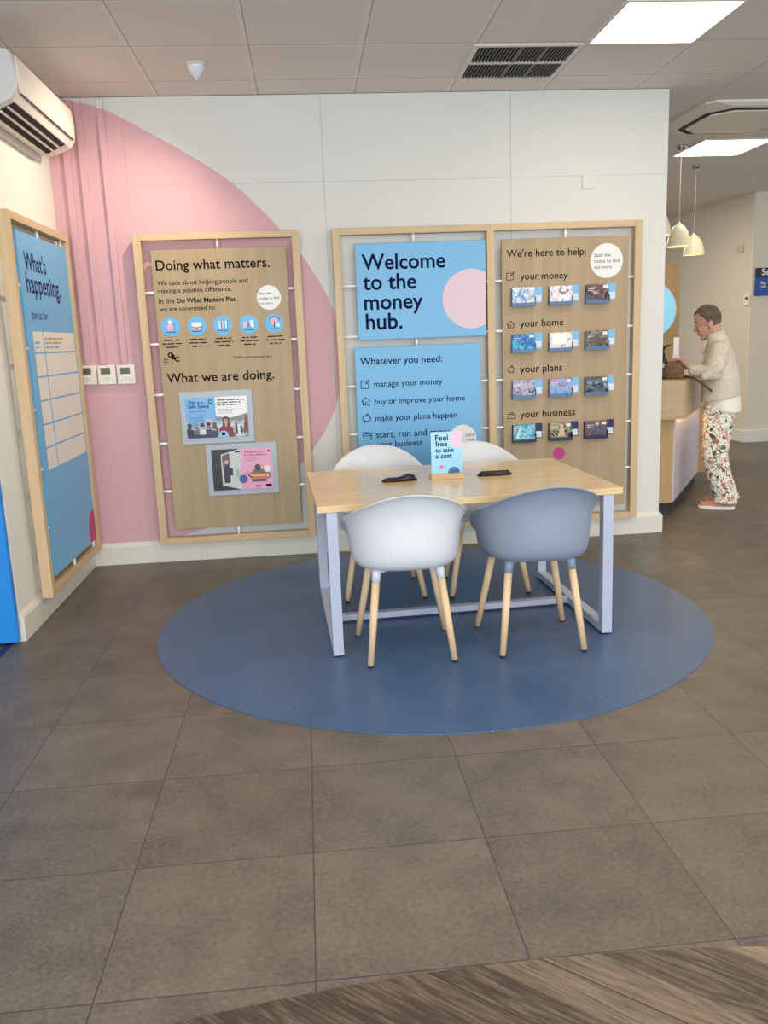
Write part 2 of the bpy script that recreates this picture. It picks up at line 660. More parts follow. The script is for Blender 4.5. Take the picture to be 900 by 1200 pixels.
class Art:
    """flat printed graphics on a board, in the board's x/z plane (front = -y)"""
    def __init__(self, y):
        self.y = y
        self.mb = MB()

    def yy(self, layer):
        return self.y - 0.0008 * layer

    def poly(self, pts, m, layer=1):
        self.mb.flat([(p[0], self.yy(layer), p[1]) for p in pts], m)
        return self

    def rect(self, x0, z0, x1, z1, m, layer=1):
        return self.poly([(x0, z0), (x1, z0), (x1, z1), (x0, z1)], m, layer)

    def disc(self, x, z, r, m, layer=1, n=48, clip=None):
        pts = [(x + r * math.cos(2 * PI * k / n), z + r * math.sin(2 * PI * k / n)) for k in range(n)]
        if clip:
            x0, z0, x1, z1 = clip
            for test, cut in ((lambda p: p[0] >= x0, (0, x0)), (lambda p: p[0] <= x1, (0, x1)),
                              (lambda p: p[1] >= z0, (1, z0)), (lambda p: p[1] <= z1, (1, z1))):
                out = []
                for i in range(len(pts)):
                    a, b = pts[i], pts[(i + 1) % len(pts)]
                    ia, ib = test(a), test(b)
                    if ia:
                        out.append(a)
                    if ia != ib:
                        k, v = cut
                        t = (v - a[k]) / (b[k] - a[k])
                        out.append((a[0] + (b[0] - a[0]) * t, a[1] + (b[1] - a[1]) * t))
                pts = out
        return self.poly(pts, m, layer)

    def stroke(self, pts, w, m, layer=1, closed=False):
        n = len(pts)
        for i in range(n if closed else n - 1):
            a, b = Vector(pts[i]), Vector(pts[(i + 1) % n])
            d = (b - a).normalized() * (w / 2)
            q = Vector((-d.y, d.x))
            self.poly([a - d + q, a - d - q, b + d - q, b + d + q], m, layer)
        return self

    def words(self, x, z, n_chars, h, m, layer=1, seed=1, align='LEFT'):
        """a line of print too small to read: word-long dashes"""
        rnd = random.Random(seed)
        runs, tot = [], 0
        while tot < n_chars:
            k = min(rnd.randint(2, 8), n_chars - tot)
            runs.append(k)
            tot += k + 1
        W = (tot - 1) * h * 0.62
        px = x - (W / 2 if align == 'CENTER' else 0)
        for k in runs:
            w = k * h * 0.62
            self.rect(px, z, px + w, z + h * 0.55, m, layer)
            px += w + h * 0.62
        return self

    def text(self, s, x0, z0, m, width=None, height=None, bold=0.0, layer=1, align='LEFT'):
        me = text_mesh(s, width, height, bold, x0, z0, self.yy(layer), align=align)
        i = self.mb.mi(m)
        k0 = len(self.mb.bm.faces)
        self.mb.bm.from_mesh(me)
        self.mb.bm.faces.ensure_lookup_table()
        for f in self.mb.bm.faces[k0:]:
            f.material_index = i
            f.smooth = False
        D.meshes.remove(me)
        return self

    def build(self, name, parent, label=None):
        # keep face directions towards -y
        for f in self.mb.bm.faces:
            f.normal_update()
            if f.normal.y > 0:
                f.normal_flip()
        me = D.meshes.new(name)
        self.mb.bm.to_mesh(me)
        self.mb.bm.free()
        for x in self.mb.mats:
            me.materials.append(x)
        o = D.objects.new(name, me)
        COL.objects.link(o)
        o.parent = parent
        if label:
            o['label'] = label
        return o


def line(parent, s, x, z, m, width, y=-0.078, bold=0.0, name='lettering', height=None, words=False):
    A = Art(y)
    A.text(s, x, z, m, width, height, bold)
    if not words:
        return A.build(name, parent)
    # one mesh per word: cut the line at its widest gaps
    xs = sorted((min(v.co.x for v in f.verts), max(v.co.x for v in f.verts)) for f in A.mb.bm.faces)
    gaps, right = [], xs[0][1]
    for a, b in xs[1:]:
        if a > right:
            gaps.append((a - right, (a + right) / 2))
        right = max(right, b)
    cuts = sorted(c for _, c in sorted(gaps)[::-1][:s.count(' ')])
    A.mb.bm.free()
    o = None
    for k in range(len(cuts) + 1):
        lo = cuts[k - 1] if k else -1e9
        hi = cuts[k] if k < len(cuts) else 1e9
        W = Art(y)
        W.text(s, x, z, m, width, height, bold)
        dead = [f for f in W.mb.bm.faces if not lo < f.calc_center_median().x < hi]
        bmesh.ops.delete(W.mb.bm, geom=dead, context='FACES')
        o = W.build(name, parent)
    return o


def icon(art, kind, x, z, s, w, m):
    """small line drawings: ticked box, house, piggy bank, briefcase"""
    h = s / 2
    if kind == 'tick':
        art.stroke([(x + h * .55, z + h * .75), (x - h, z + h * .75), (x - h, z - h), (x + h * .8, z - h), (x + h * .8, z + h * .1)], w, m)
        art.stroke([(x + h * .1, z + h * .3), (x + h * .35, z + h * .1), (x + h * 1.05, z + h * 1.15)], w * 1.3, m)
    elif kind == 'house':
        art.stroke([(x - h, z), (x, z + h), (x + h, z)], w, m)
        art.stroke([(x - h * .75, z + h * .2), (x - h * .75, z - h * .8), (x - h * .1, z - h * .8), (x - h * .1, z - h * .2),
                    (x + h * .2, z - h * .2)], w, m)
        art.stroke([(x + h * .25, z - h * .8), (x + h * .75, z - h * .8), (x + h * .75, z + h * .2)], w, m)
    elif kind == 'pig':
        pts = [(x + h * .95 * math.cos(a), z + h * .7 * math.sin(a)) for a in [2 * PI * k / 18 for k in range(18)]]
        art.stroke(pts, w, m, closed=True)
        art.stroke([(x - h * .1, z + h * .7), (x + h * .25, z + h * 1.15), (x + h * .45, z + h * .6)], w, m)
        art.stroke([(x - h * .5, z - h * .5), (x - h * .5, z - h)], w, m)
        art.stroke([(x + h * .5, z - h * .5), (x + h * .5, z - h)], w, m)
    else:
        art.stroke([(x - h, z + h * .45), (x + h, z + h * .45), (x + h, z - h * .75), (x - h, z - h * .75)], w, m, closed=True)
        art.stroke([(x - h, z), (x + h, z)], w, m)
        art.stroke([(x - h * .4, z + h * .45), (x - h * .4, z + h * .85), (x + h * .4, z + h * .85), (x + h * .4, z + h * .45)], w, m)


# ================================================================== the room
XL, XR, H = -1.53, 2.487, 2.996
mb = MB()
mb.box((-6, -11, -0.05), (9, 10, 0), M_FLOOR)
struct(mb.build('floor'))

mb = MB()                                    # the wood-look area in front, with its curved edge
cx, cy, rr = 0.47, -8.47, 4.37
arc = [(cx + rr * math.cos(a), cy + rr * math.sin(a)) for a in [R(140 - 100 * k / 48) for k in range(49)]]
mb.prism([(4.2, -9)] + [(-3.3, -9)] + arc, 'z', 0.0, 0.0015, M_PLANK)
struct(mb.build('floor_planks'))

mb = MB()
mb.box((-6, -11, H), (9, 10, H + 0.06), M_CEIL)
struct(mb.build('ceiling'))

# back wall with the big pink circle painted on its left
curve_pts = [(-1.397, 2.990), (-1.196, 2.935), (-1.072, 2.878), (-0.907, 2.788), (-0.705, 2.672), (-0.517, 2.553),
             (-0.377, 2.448), (-0.26, 2.335), (-0.152, 2.222), (0.001, 2.032), (0.105, 1.87), (0.175, 1.73), (0.222, 1.58),
             (0.243, 1.36), (0.216, 1.10), (0.115, 0.862), (-0.055, 0.645), (-0.25, 0.45), (-0.52, 0.29), (-0.85, 0.19), (-1.1, 0.14)]


def catmull(p, n=5):
    out = []
    for i in range(len(p) - 1):
        p0, p1, p2, p3 = p[max(i - 1, 0)], p[i], p[i + 1], p[min(i + 2, len(p) - 1)]
        for k in range(n):
            t = k / n
            out.append(tuple(0.5 * (2 * p1[j] + (p2[j] - p0[j]) * t + (2 * p0[j] - 5 * p1[j] + 4 * p2[j] - p3[j]) * t * t
                                    + (3 * p1[j] - p0[j] - 3 * p2[j] + p3[j]) * t ** 3) for j in range(2)))
    out.append(p[-1])
    return out


cv = catmull(curve_pts)
mb = MB()
mb.box((XL - 0.1, 0, 0), (XR, 0.11, H - 0.004), M_WALL)
mb.flat([(x, -0.0006, z) for x, z in [(XL, 2.984), (-1.40, 2.984)] + cv[1:] + [(XL, 0.10)]], M_PINK)
for x in (0.186, 1.418):                       # joints of the wall lining
    mb.box((x - 0.003, -0.0012, 0.15), (x + 0.003, 0.0, H - 0.012), M_SEAM)
mb.box((0.186, -0.0012, 2.462), (XR, 0, 2.466), M_SEAM)
mb.box((-0.385, -0.0012, 2.465), (0.186, 0, 2.469), M_SEAM)
mb.box((-1.059, -0.0013, 2.466), (-0.395, 0, 2.470), mat('pink_joint', (204, 155, 156), 0.8))
mb.box((-1.063, -0.0013, 2.25), (-1.058, 0, 2.86), mat('pink_joint', (204, 155, 156), 0.8))
struct(mb.build('wall_back'))

mb = MB()
mb.box((XL - 0.1, -1.515, 0), (XL, 0, H), mat('white_wall_warm', (226, 222, 212), 0.7))
struct(mb.build('wall_left'))


def skirting(name, pts_profile_axis, a, b, flip):
    mb = MB()
    prof = [(0, 0), (0.022, 0), (0.022, 0.122), (0.014, 0.138), (0.006, 0.146), (0, 0.150)]
    pts = [(flip * p[0] + pts_profile_axis[1], p[1]) for p in prof]
    mb.prism(pts, pts_profile_axis[0], a, b, M_SKIRT)
    return struct(mb.build(name))


def skirt_back():
    mb = MB()
    prof = [(0, 0), (-0.022, 0), (-0.022, 0.122), (-0.014, 0.138), (-0.006, 0.146), (0, 0.150)]
    mb.prism(prof, 'x', XL, XR + 0.0004, M_SKIRT)
    mb.prism([(XR - p, z) for p, z in prof], 'y', -0.022, 0.132, M_SKIRT)
    for x in (-0.79, -0.755):
        mb.box((x, -0.0228, 0), (x + 0.002, -0.02, 0.122), mat('skirting_joint', (188, 184, 172), 0.6))
    struct(mb.build('baseboard_back'))
    mb = MB()
    prof = [(XL, 0), (XL + 0.022, 0), (XL + 0.022, 0.122), (XL + 0.014, 0.138), (XL + 0.006, 0.146), (XL, 0.150)]
    mb.prism(prof, 'y', -1.517, -0.022, M_SKIRT)
    mb.box((XL + 0.02, -1.212, 0), (XL + 0.0228, -1.209, 0.122), mat('skirting_joint', (188, 184, 172), 0.6))
    struct(mb.build('baseboard_left'))


skirt_back()

# dark stripe of the doormat edge beside the left wall's end
mb = MB()
mb.box((-1.60, -2.7, 0), (-1.565, -1.5, 0.002), mat('navy_strip', (22, 34, 84), 0.6))
struct(mb.build('trim_1'))

# the far end of the room, beyond the end of the back wall
mb = MB()
mb.box((5.45, 4.365, 0), (9, 4.5, H), M_CREAM)
struct(mb.build('wall_right'))
mb = MB()
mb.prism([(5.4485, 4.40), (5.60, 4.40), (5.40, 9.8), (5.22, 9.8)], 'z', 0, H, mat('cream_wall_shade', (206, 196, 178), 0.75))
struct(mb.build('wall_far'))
mb = MB()
mb.prism([(5.425, 4.34), (9, 4.34), (9, 4.365), (5.45, 4.365), (5.22, 9.8), (5.195, 9.8)], 'z', 0, 0.15, M_SKIRT, bevel=0.004)
struct(mb.build('baseboard_right'))
mb = MB()
mb.box((1.5, 9.8, 0), (5.6, 9.9, H), M_CREAM)
struct(mb.build('wall_end'))
mb = MB()                                     # partition behind the counter
mb.box((2.2, 3.4, 0), (4.12, 3.52, 2.13), M_COUNTER_Z)
struct(mb.build('wall_partition'))

# ================================================================== ceiling fittings
mb = MB()


def ceiling_light(x0, y0, x1, y1, label):
    t = thing('ceiling_light', label, 'light', ((x0 + x1) / 2, (y0 + y1) / 2, H), 0, None)
    a, b = (x1 - x0) / 2, (y1 - y0) / 2
    m = MB()
    w = 0.02
    for lo, hi in (((-a, -b), (a, -b + w)), ((-a, b - w), (a, b)), ((-a, -b + w), (-a + w, b - w)), ((a - w, -b + w), (a, b - w))):
        m.box((lo[0], lo[1], -0.014), (hi[0], hi[1], 0), M_METALW, 0.003)
    m.build('frame', None, t)
    m = MB()
    m.box((-a + w, -b + w, -0.008), (a - w, b - w, -0.001), M_GLOW)
    m.build('diffuser', None, t)
    return t


ceiling_light(1.621, -1.508, 2.234, -0.895, 'large lit square ceiling panel at the top edge, in front of the vent')
ceiling_light(3.44, 1.50, 4.08, 2.17, 'lit square ceiling panel over the far counter, behind the round-cornered air unit')

t = thing('ceiling_vent', 'black slatted metal air vent in the ceiling beside the lit panel', 'vent', (1.3145, -0.5885, H))
m = MB()
a = 0.3065
for lo, hi in (((-a, -a), (a, -a + .03)), ((-a, a - .03), (a, a)), ((-a, -a + .03), (-a + .03, a - .03)), ((a - .03, -a + .03), (a, a - .03))):
    m.box((lo[0], lo[1], -0.012), (hi[0], hi[1], 0), M_METALW, 0.003)
m.build('frame', None, t)
m = MB()
m.box((-a + .03, -a + .03, -0.002), (a - .03, a - .03, 0), M_VOID)
m.build('dark_back', None, t)
m = MB()
m.box((-a + .03, -0.016, -0.012), (a - .03, 0.016, -0.001), M_METALW, 0.002)
m.build('middle_bar', None, t)
M_SLAT = mat('vent_slat_grey', (84, 80, 76), 0.5)
for sgn in (-1, 1):
    m = MB()
    for k in range(27):
        x = -a + .045 + k * (2 * a - .09) / 26
        yc = sgn * 0.146
        m.box((x - 0.0035, yc - 0.13, -0.012), (x + 0.0035, yc + 0.13, -0.003), M_SLAT, rot=Matrix.Rotation(R(25), 3, 'Y'))
    for x in (-0.03, 0.11):
        m.box((x - 0.008, sgn * 0.146 - 0.13, -0.0122), (x + 0.008, sgn * 0.146 + 0.13, -0.003), M_SLAT)
    m.build('slats', None, t)

t = thing('ceiling_fitting', 'small white cone-shaped fitting on the ceiling above the pink wall', 'ceiling fitting', (-0.516, -0.62, H))
m = MB()
m.lathe([(0.058, 0), (0.058, -0.006), (0.05, -0.012)], M_METALW)
m.build('base', None, t)
m = MB()
m.lathe([(0.05, -0.010), (0.05, -0.022), (0.036, -0.045), (0.016, -0.072), (0.006, -0.08)], mat('sensor_lens', (222, 224, 232), 0.3))
m.build('cone', None, t)
m = MB()
m.lathe([(0.006, -0.078), (0.006, -0.086), (0.002, -0.089)], M_WHITE)
m.build('tip', None, t)
pl = D.lights.new('cone_lamp_light', 'SPOT')
pl.energy, pl.color, pl.shadow_soft_size = 44, (1.0, 0.86, 0.66), 0.03
pl.spot_size, pl.spot_blend = R(140), 0.9
po = D.objects.new('cone_lamp_light', pl)
COL.objects.link(po)
po.parent = t
po.location = (0, 0, -0.11)
po.rotation_euler = (0, R(34), 0)

# cassette air conditioner, square with cut corners
t = thing('cassette_air_conditioner', 'white square cassette air conditioner with cut corners in the far ceiling', 'air conditioner', (3.375, 0.77, H))


def octo(h, c, z):
    return [(-h + c, -h, z), (h - c, -h, z), (h, -h + c, z), (h, h - c, z), (h - c, h, z), (-h + c, h, z), (-h, h - c, z), (-h, -h + c, z)]


m = MB()
m.loft([octo(.465, .06, 0), octo(.465, .06, -0.012), octo(.43, .15, -0.034), octo(.36, .14, -0.036)], M_ACW, smooth=False)
m.build('casing', None, t)
m = MB()
m.loft([octo(.385, .145, -0.030), octo(.385, .145, -0.0368), octo(.33, .122, -0.0368), octo(.33, .122, -0.030)], M_VOID, cap0=False, cap1=False, smooth=False)
m.build('air_slot', None, t)
m = MB()
m.loft([octo(.335, .124, -0.0360), octo(.33, .122, -0.046), octo(.30, .108, -0.05)], M_ACW, smooth=False)
m.build('intake_panel', None, t)
M_FLAP = mat('dark_flap', (70, 62, 56), 0.4)
for k in range(4):
    m = MB()
    rot = Matrix.Rotation(PI / 2 * k, 3, 'Z')
    m.box((-0.19, -0.366, -0.043), (0.19, -0.352, -0.0366), M_FLAP, 0.002)
    bmesh.ops.transform(m.bm, matrix=rot.to_4x4(), verts=m.bm.verts)
    m.build('flap', None, t)

# pendants over the counter
pend = None
for x, y, lab in ((3.36, 1.763, 'cream bell pendant lamp over the counter, the middle of three'),
                  (3.916, 2.661, 'cream bell pendant lamp hanging farthest back, right of the others'),
                  (2.785, 0.86, 'cream bell pendant lamp half hidden by the end of the white wall')):
    if pend is None:
        pend = thing('pendant_lamp', lab, 'lamp', (x, y, H), 0, 'pendant lamps over the counter')
        m = MB()
        m.lathe([(0.052, 0), (0.052, -0.012), (0.03, -0.03), (0.012, -0.038)], M_CHROME)
        m.build('ceiling_rose', None, pend)
        m = MB()
        m.tube([(0, 0, -0.036), (0, 0, -0.64)], 0.004, mat('clear_flex', (214, 204, 182), 0.4), 8)
        m.build('cord', None, pend)
        m = MB()
        prof = [(0.012, -0.636), (0.016, -0.65), (0.045, -0.668), (0.075, -0.71), (0.095, -0.77), (0.104, -0.835), (0.105, -0.842)]
        inner = [(r - 0.003, z + 0.001) for r, z in prof[::-1]][:-1]
        m.lathe(prof + inner, M_SHADE, 32, cap0=True, cap1=True)
        m.build('shade', None, pend)
        m = MB()
        m.lathe([(0.014, -0.665), (0.016, -0.70), (0.034, -0.74), (0.038, -0.765), (0.026, -0.79), (0.004, -0.798)], M_BULB, 20)
        m.build('bulb', None, pend)
    else:
        dup(pend, (x, y, H), 0, lab)

# wall air conditioner
t = thing('wall_air_conditioner', 'white split air conditioner high on the left wall above the blue board', 'air conditioner', (XL, -0.795, 2.58))
L2 = 0.535
prof = [(0.0, 0.03), (0.06, 0.012), (0.125, 0.026), (0.205, 0.062), (0.232, 0.10), (0.236, 0.18), (0.228, 0.262), (0.205, 0.285), (0.0, 0.298)]
m = MB()
m.prism(prof, 'y', -L2 + 0.02, L2 - 0.02, M_ACW, bevel=0.006)
m.build('casing', None, t)
for s in (-1, 1):
    m = MB()
    m.prism([(x * 1.004, z) for x, z in prof], 'y', s * (L2 - 0.02), s * L2, M_ACG if s < 0 else M_ACW, bevel=0.008)
    m.build('end_cap', None, t)
m = MB()
m.prism([(0.236, 0.098), (0.242, 0.105), (0.245, 0.18), (0.236, 0.264), (0.23, 0.262)], 'y', -L2 + 0.035, L2 - 0.035, M_ACW, bevel=0.003)
m.build('front_panel', None, t)


def on_slope(p, off):
    a, b = Vector((0.125, 0.026)), Vector((0.205, 0.062))
    d = b - a
    n = Vector((d.y, -d.x)).normalized()
    q = a + d * p + n * off
    return (q.x, q.y)


m = MB()
m.prism([on_slope(-0.45, -0.002), on_slope(0.95, -0.004), on_slope(0.95, 0.0025), on_slope(-0.35, 0.0025)], 'y', -L2 + 0.06, L2 - 0.12, M_VOID)
m.build('outlet', None, t)
for p in (-0.05, 0.42):
    m = MB()
    m.prism([on_slope(p, 0.002), on_slope(p + 0.16, 0.002), on_slope(p + 0.2, 0.012), on_slope(p + 0.08, 0.012)], 'y', -L2 + 0.065, L2 - 0.125, M_ACW)
    m.build('louvre', None, t)
m = MB()
m.box((0.236, -L2 + 0.06, 0.0945), (0.2405, L2 - 0.06, 0.099), M_VOID)
m.build('panel_gap', None, t)
m = MB()
m.box((0, -L2 + 0.02, -0.012), (0.03, L2 - 0.05, 0.032), M_ACG, 0.002)
m.build('mounting_plate', None, t)


# ================================================================== display frames
def frame_root(name, label, loc, rz=0):
    return thing(name, label, 'display frame', loc, rz)


FB, FF, BW = -0.032, -0.09, 0.05             # back and front of the timber, bar width
Z0, Z1 = 0.138, 2.163
PEGZ = [1.80, 1.474, 1.147, 0.824, 0.50]


def timber(t, xs, W):
    """outer posts at 0 and W, further posts at xs; rails between"""
    for x in [0] + xs + [W - BW]:
        m = MB()
        m.box((x, FF, Z0), (x + BW, FB, Z1), M_BIRCH_Z, 0.002)
        m.build('post', None, t)
    st = [0] + xs + [W - BW]
    for a, b in zip(st, st[1:]):
        for z in (Z0, Z1 - 0.042):
            m = MB()
            m.box((a + BW, FF + 0.001, z), (b, FB, z + 0.042), M_BIRCH_X, 0.002)
            m.build('rail', None, t)


def peg(t, a, b):
    m = MB()
    m.tube([a, b], 0.009, M_PEG, 10)
    m.build('peg', None, t)


def board(t, x0, z0, x1, z1, m, name='board', y0=-0.078, y1=-0.058):
    b = MB()
    b.box((x0, y0, z0), (x1, y1, z1), m, 0.0015, 1)
    return b.build(name, None, t)


# ---- frame 1: 'Doing what matters.'
F1X = -1.05
W1 = 1.055
t1 = frame_root('display_frame', "birch frame holding the oak 'Doing what matters' board on the pink wall", (F1X, 0, 0))
timber(t1, [], W1)
bx0, bx1 = 0.105, 0.965
for z in PEGZ:
    peg(t1, (BW - .002, -0.068, z), (bx0 + .002, -0.068, z))
    peg(t1, (bx1 - .002, -0.068, z), (W1 - BW + .002, -0.068, z))
peg(t1, (0.53, -0.068, 2.06), (0.53, -0.068, Z1 - 0.04))
peg(t1, (0.53, -0.068, Z0 + 0.04), (0.53, -0.068, 0.24))
b1 = board(t1, bx0, 0.237, bx1, 2.063, M_OAK)
o = F1X
line(b1, 'Doing what matters.', -0.919 - o, 1.939, M_DARK, 0.724, bold=0.012, name='heading')
line(b1, 'We care about helping people and', -0.920 - o, 1.846, M_DARK, 0.577, bold=0.006)
line(b1, 'making a positive difference.', -0.920 - o, 1.797, M_DARK, 0.472, bold=0.006)
line(b1, 'In the', -0.919 - o, 1.732, M_DARK, 0.098, bold=0.006)
line(b1, 'Do What Matters Plan', -0.805 - o, 1.732, M_DARK, 0.381, bold=0.022)
line(b1, 'we are committed to:', -0.919 - o, 1.683, M_DARK, 0.357, bold=0.006)
line(b1, 'What we are doing.', -0.911 - o, 1.224, M_DARK, 0.699, bold=0.012, name='heading', words=True)
A = Art(-0.078)
A.disc(-0.213 - o, 1.746, 0.078, M_WHITE)
for i, s in enumerate(('Scan the', 'codes to find', 'out more.')):
    A.text(s, -0.275 - o, 1.766 - i * 0.031, M_DARK, [0.080, 0.128, 0.088][i], layer=2)
A.build('round_sticker', b1)
SKY = mat('badge_blue', (96, 176, 226), 0.45)
PK = mat('badge_pink', (232, 176, 186), 0.45)
DK = mat('badge_navy', (34, 54, 104), 0.45)
for i in range(5):
    x = -0.858 + i * 0.1675 - o
    z = 1.583 - i * 0.0008
    A = Art(-0.078)
    A.disc(x, z, 0.061, SKY)
    if i == 0:
        A.rect(x - .022, z - .022, x + .022, z + .014, PK, 2).disc(x - .002, z + .028, .013, M_WHITE, 2, 20)
        A.stroke([(x + .022, z - .022), (x + .022, z + .02)], .004, DK, 3)
    elif i == 1:
        A.rect(x - .032, z - .02, x + .03, z + .024, M_WHITE, 2).rect(x - .03, z - .022, x + .03, z - .006, PK, 3)
        A.stroke([(x - .03, z - .006), (x, z - .012), (x + .03, z - .004), (x + .032, z - .024)], .004, DK, 4)
    elif i == 2:
        for dx, mm in ((-.024, M_WHITE), (-.004, PK), (.016, M_WHITE)):
            A.rect(x + dx, z - .02, x + dx + .012, z + .03, mm, 2)
            A.stroke([(x + dx + .013, z - .02), (x + dx + .013, z + .032)], .004, DK, 3)
    elif i == 3:
        A.disc(x - .022, z + .012, .011, PK, 2, 16).disc(x + .02, z + .016, .012, M_WHITE, 2, 16)
        A.rect(x - .036, z - .02, x - .008, z + .002, PK, 2).rect(x + .006, z - .02, x + .034, z + .004, M_WHITE, 2)
        A.stroke([(x - .01, z - .018), (x, z + .004), (x + .012, z - .018)], .005, DK, 3)
    else:
        A.disc(x, z + .014, .024, PK, 2, 24).rect(x + .012, z - .02, x + .034, z + .002, M_WHITE, 2)
        A.stroke([(x, z - .022), (x, z + .012)], .006, DK, 3)
        A.stroke([(x + .04 * math.cos(a), z + .008 + .036 * math.sin(a)) for a in [R(20 + 14 * k) for k in range(10)]], .004, DK, 3)
    A.stroke([(x - .03, z - .034), (x + .03, z - .034)], .005, DK, 3)
    A.build('round_badge', b1)
    for j in range(3):
        A = Art(-0.078)
        A.words(x, 1.494 - j * 0.0225, [13, 16, 10][j], 0.0125, M_DARK, 1, seed=i * 5 + j, align='CENTER')
        A.build('caption_line', b1)
line(b1, 'To find out more scan here', -0.47 - o, 1.364, M_DARK, 0.252, bold=0.006)
A = Art(-0.078)                                # linked-letters logo with tiny print
for ch, dx, dz in (('O', 0.0, 0.028), ('B', 0.022, 0.015), ('C', 0.042, 0.0)):
    A.text(ch, -0.893 + dx - o, 1.360 + dz, M_DARK, None, 0.032, bold=0.05)
for j in range(3):
    A.words(-0.922 - o, 1.372 - j * 0.014, [5, 6, 11][j], 0.009, M_DARK, 1, seed=40 + j)
A.build('letters_logo', b1)

# ---- frame 2: double frame, 'Welcome to the money hub.' and 'We're here to help:'
F2X = 0.217
W2 = 2.071
t2 = frame_root('display_frame', 'wide double birch frame behind the table with blue welcome boards and oak help board', (F2X, 0, 0))
timber(t2, [1.257 - F2X - BW / 2], W2)
o = F2X
xm0, xm1 = 1.232 - o, 1.282 - o
wl0, wl1 = 0.361 - o, 1.222 - o
nl0, nl1 = 0.328 - o, 1.178 - o
hl0, hl1 = 1.333 - o, 2.200 - o
for z in PEGZ:
    peg(t2, (BW - .002, -0.068, z), ((wl0 if z > 1.44 else nl0) + .003, -0.068, z))
    peg(t2, ((wl1 if z > 1.44 else nl1) - .003, -0.068, z), (xm0 + .003, -0.068, z))
    peg(t2, (xm1 - .002, -0.068, z), (hl0 + .003, -0.068, z))
    peg(t2, (hl1 - .002, -0.068, z), (W2 - BW + .002, -0.068, z))
for x, za, zb in ((0.748 - o, 2.06, 2.125), (0.749 - o, 1.40, 1.45), (0.749 - o, Z0 + .04, .245), (1.767 - o, 2.06, 2.125), (1.767 - o, Z0 + .04, .245)):
    peg(t2, (x, -0.068, za), (x, -0.068, zb))
bW = board(t2, wl0, 1.449, wl1, 2.064, M_BLUE, 'board', -0.088, -0.062)
bN = board(t2, nl0, 0.240, nl1, 1.401, M_BLUE, 'board', -0.088, -0.062)
bH = board(t2, hl0, 0.237, hl1, 2.065, M_OAK)
for s, x0, x1, z in (('Welcome', .401, .954, 1.900), ('to the', .404, .758, 1.772), ('money', .407, .798, 1.645), ('hub.', .413, .656, 1.517)):
    line(bW, s, x0 - o, z, M_NAVY, x1 - x0, -.088, 0.016, 'heading')
A = Art(-0.088)
A.disc(1.122 - o, 1.692, 0.193, M_PALEPINK, 1, 64, (wl0, 1.449, wl1 - .0005, 2.06))
A.build('pink_circle', bW, 'pale pink circle cut by the board edge')
line(bN, 'Whatever you need:', .364 - o, 1.288, M_NAVY, .553, -.088, 0.012, 'heading')
for s, x0, x1, z in (('manage your money', .450, .914, 1.139), ('buy or improve your home', .449, 1.067, 1.022),
                     ('make your plans happen', .449, 1.007, .909), ('start, run and grow', .450, .955, .796), ('your business', .452, .765, .732)):
    line(bN, s, x0 - o, z, M_NAVY, x1 - x0, -.088, 0.006, words=True)
for k, z in (('tick', 1.160), ('house', 1.043), ('pig', .930), ('case', .812)):
    A = Art(-0.088)
    icon(A, k, .391 - o, z, .056, .005, M_NAVY)
    A.build('icon', bN)
A = Art(-0.088)
A.disc(1.046 - o, .762, .095, M_WHITE, 2)
A.text('card', 1.065 - o, .776, M_DARK, .062, layer=3)
A.text('with', 1.072 - o, .738, M_DARK, .058, layer=3)
A.build('round_sticker', bN)
line(bH, "We're here to help:", 1.367 - o, 1.951, M_DARK, .538, -.078, 0.010, 'heading')
for s, x0, x1, z, k, iz in (('your money', 1.456, 1.782, 1.803, 'tick', 1.829), ('your home', 1.454, 1.753, 1.496, 'house', 1.512),
                            ('your plans', 1.452, 1.746, 1.192, 'pig', 1.214), ('your business', 1.450, 1.838, .884, 'case', .900)):
    line(bH, s, x0 - o, z, M_DARK, x1 - x0, -.078, 0.008)
    A = Art(-0.078)
    icon(A, k, 1.390 - o, iz, .05, .0042, M_DARK)
    A.build('icon', bH)
A = Art(-0.078)
A.disc(2.048 - o, 1.908, .112, M_WHITE)
for i, s in enumerate(('Scan the', 'codes to find', 'out more.')):
    A.text(s, 1.961 - o, 1.935 - i * .0385, M_DARK, [.114, .176, .128][i], layer=2)
A.build('round_sticker', bH)
A = Art(-0.078)
A.disc(1.724 - o, .623, .043, M_MAGENTA)
A.build('magenta_dot', bH, 'magenta dot')
for r, zt in enumerate((1.752, 1.448, 1.139, .838)):       # scan tags beside the leaflet holders
    for c, xl in enumerate((1.391, 1.646, 1.898)):
        A = Art(-0.078)
        x0 = xl + .163 - o
        zb = zt + 0.004 + c * 0.002
        mtop = mat('tag_blue', (120, 186, 228), 0.45) if r < 3 else mat('tag_navy', (20, 26, 84), 0.45)
        A.rect(x0, zb - .105, x0 + .052, zb, mtop, 1)
        A.rect(x0 + .005, zb - .099, x0 + .047, zb - .056, mat('tag_pale', (216, 222, 228), 0.5), 2)
        A.build('scan_tag', bH)

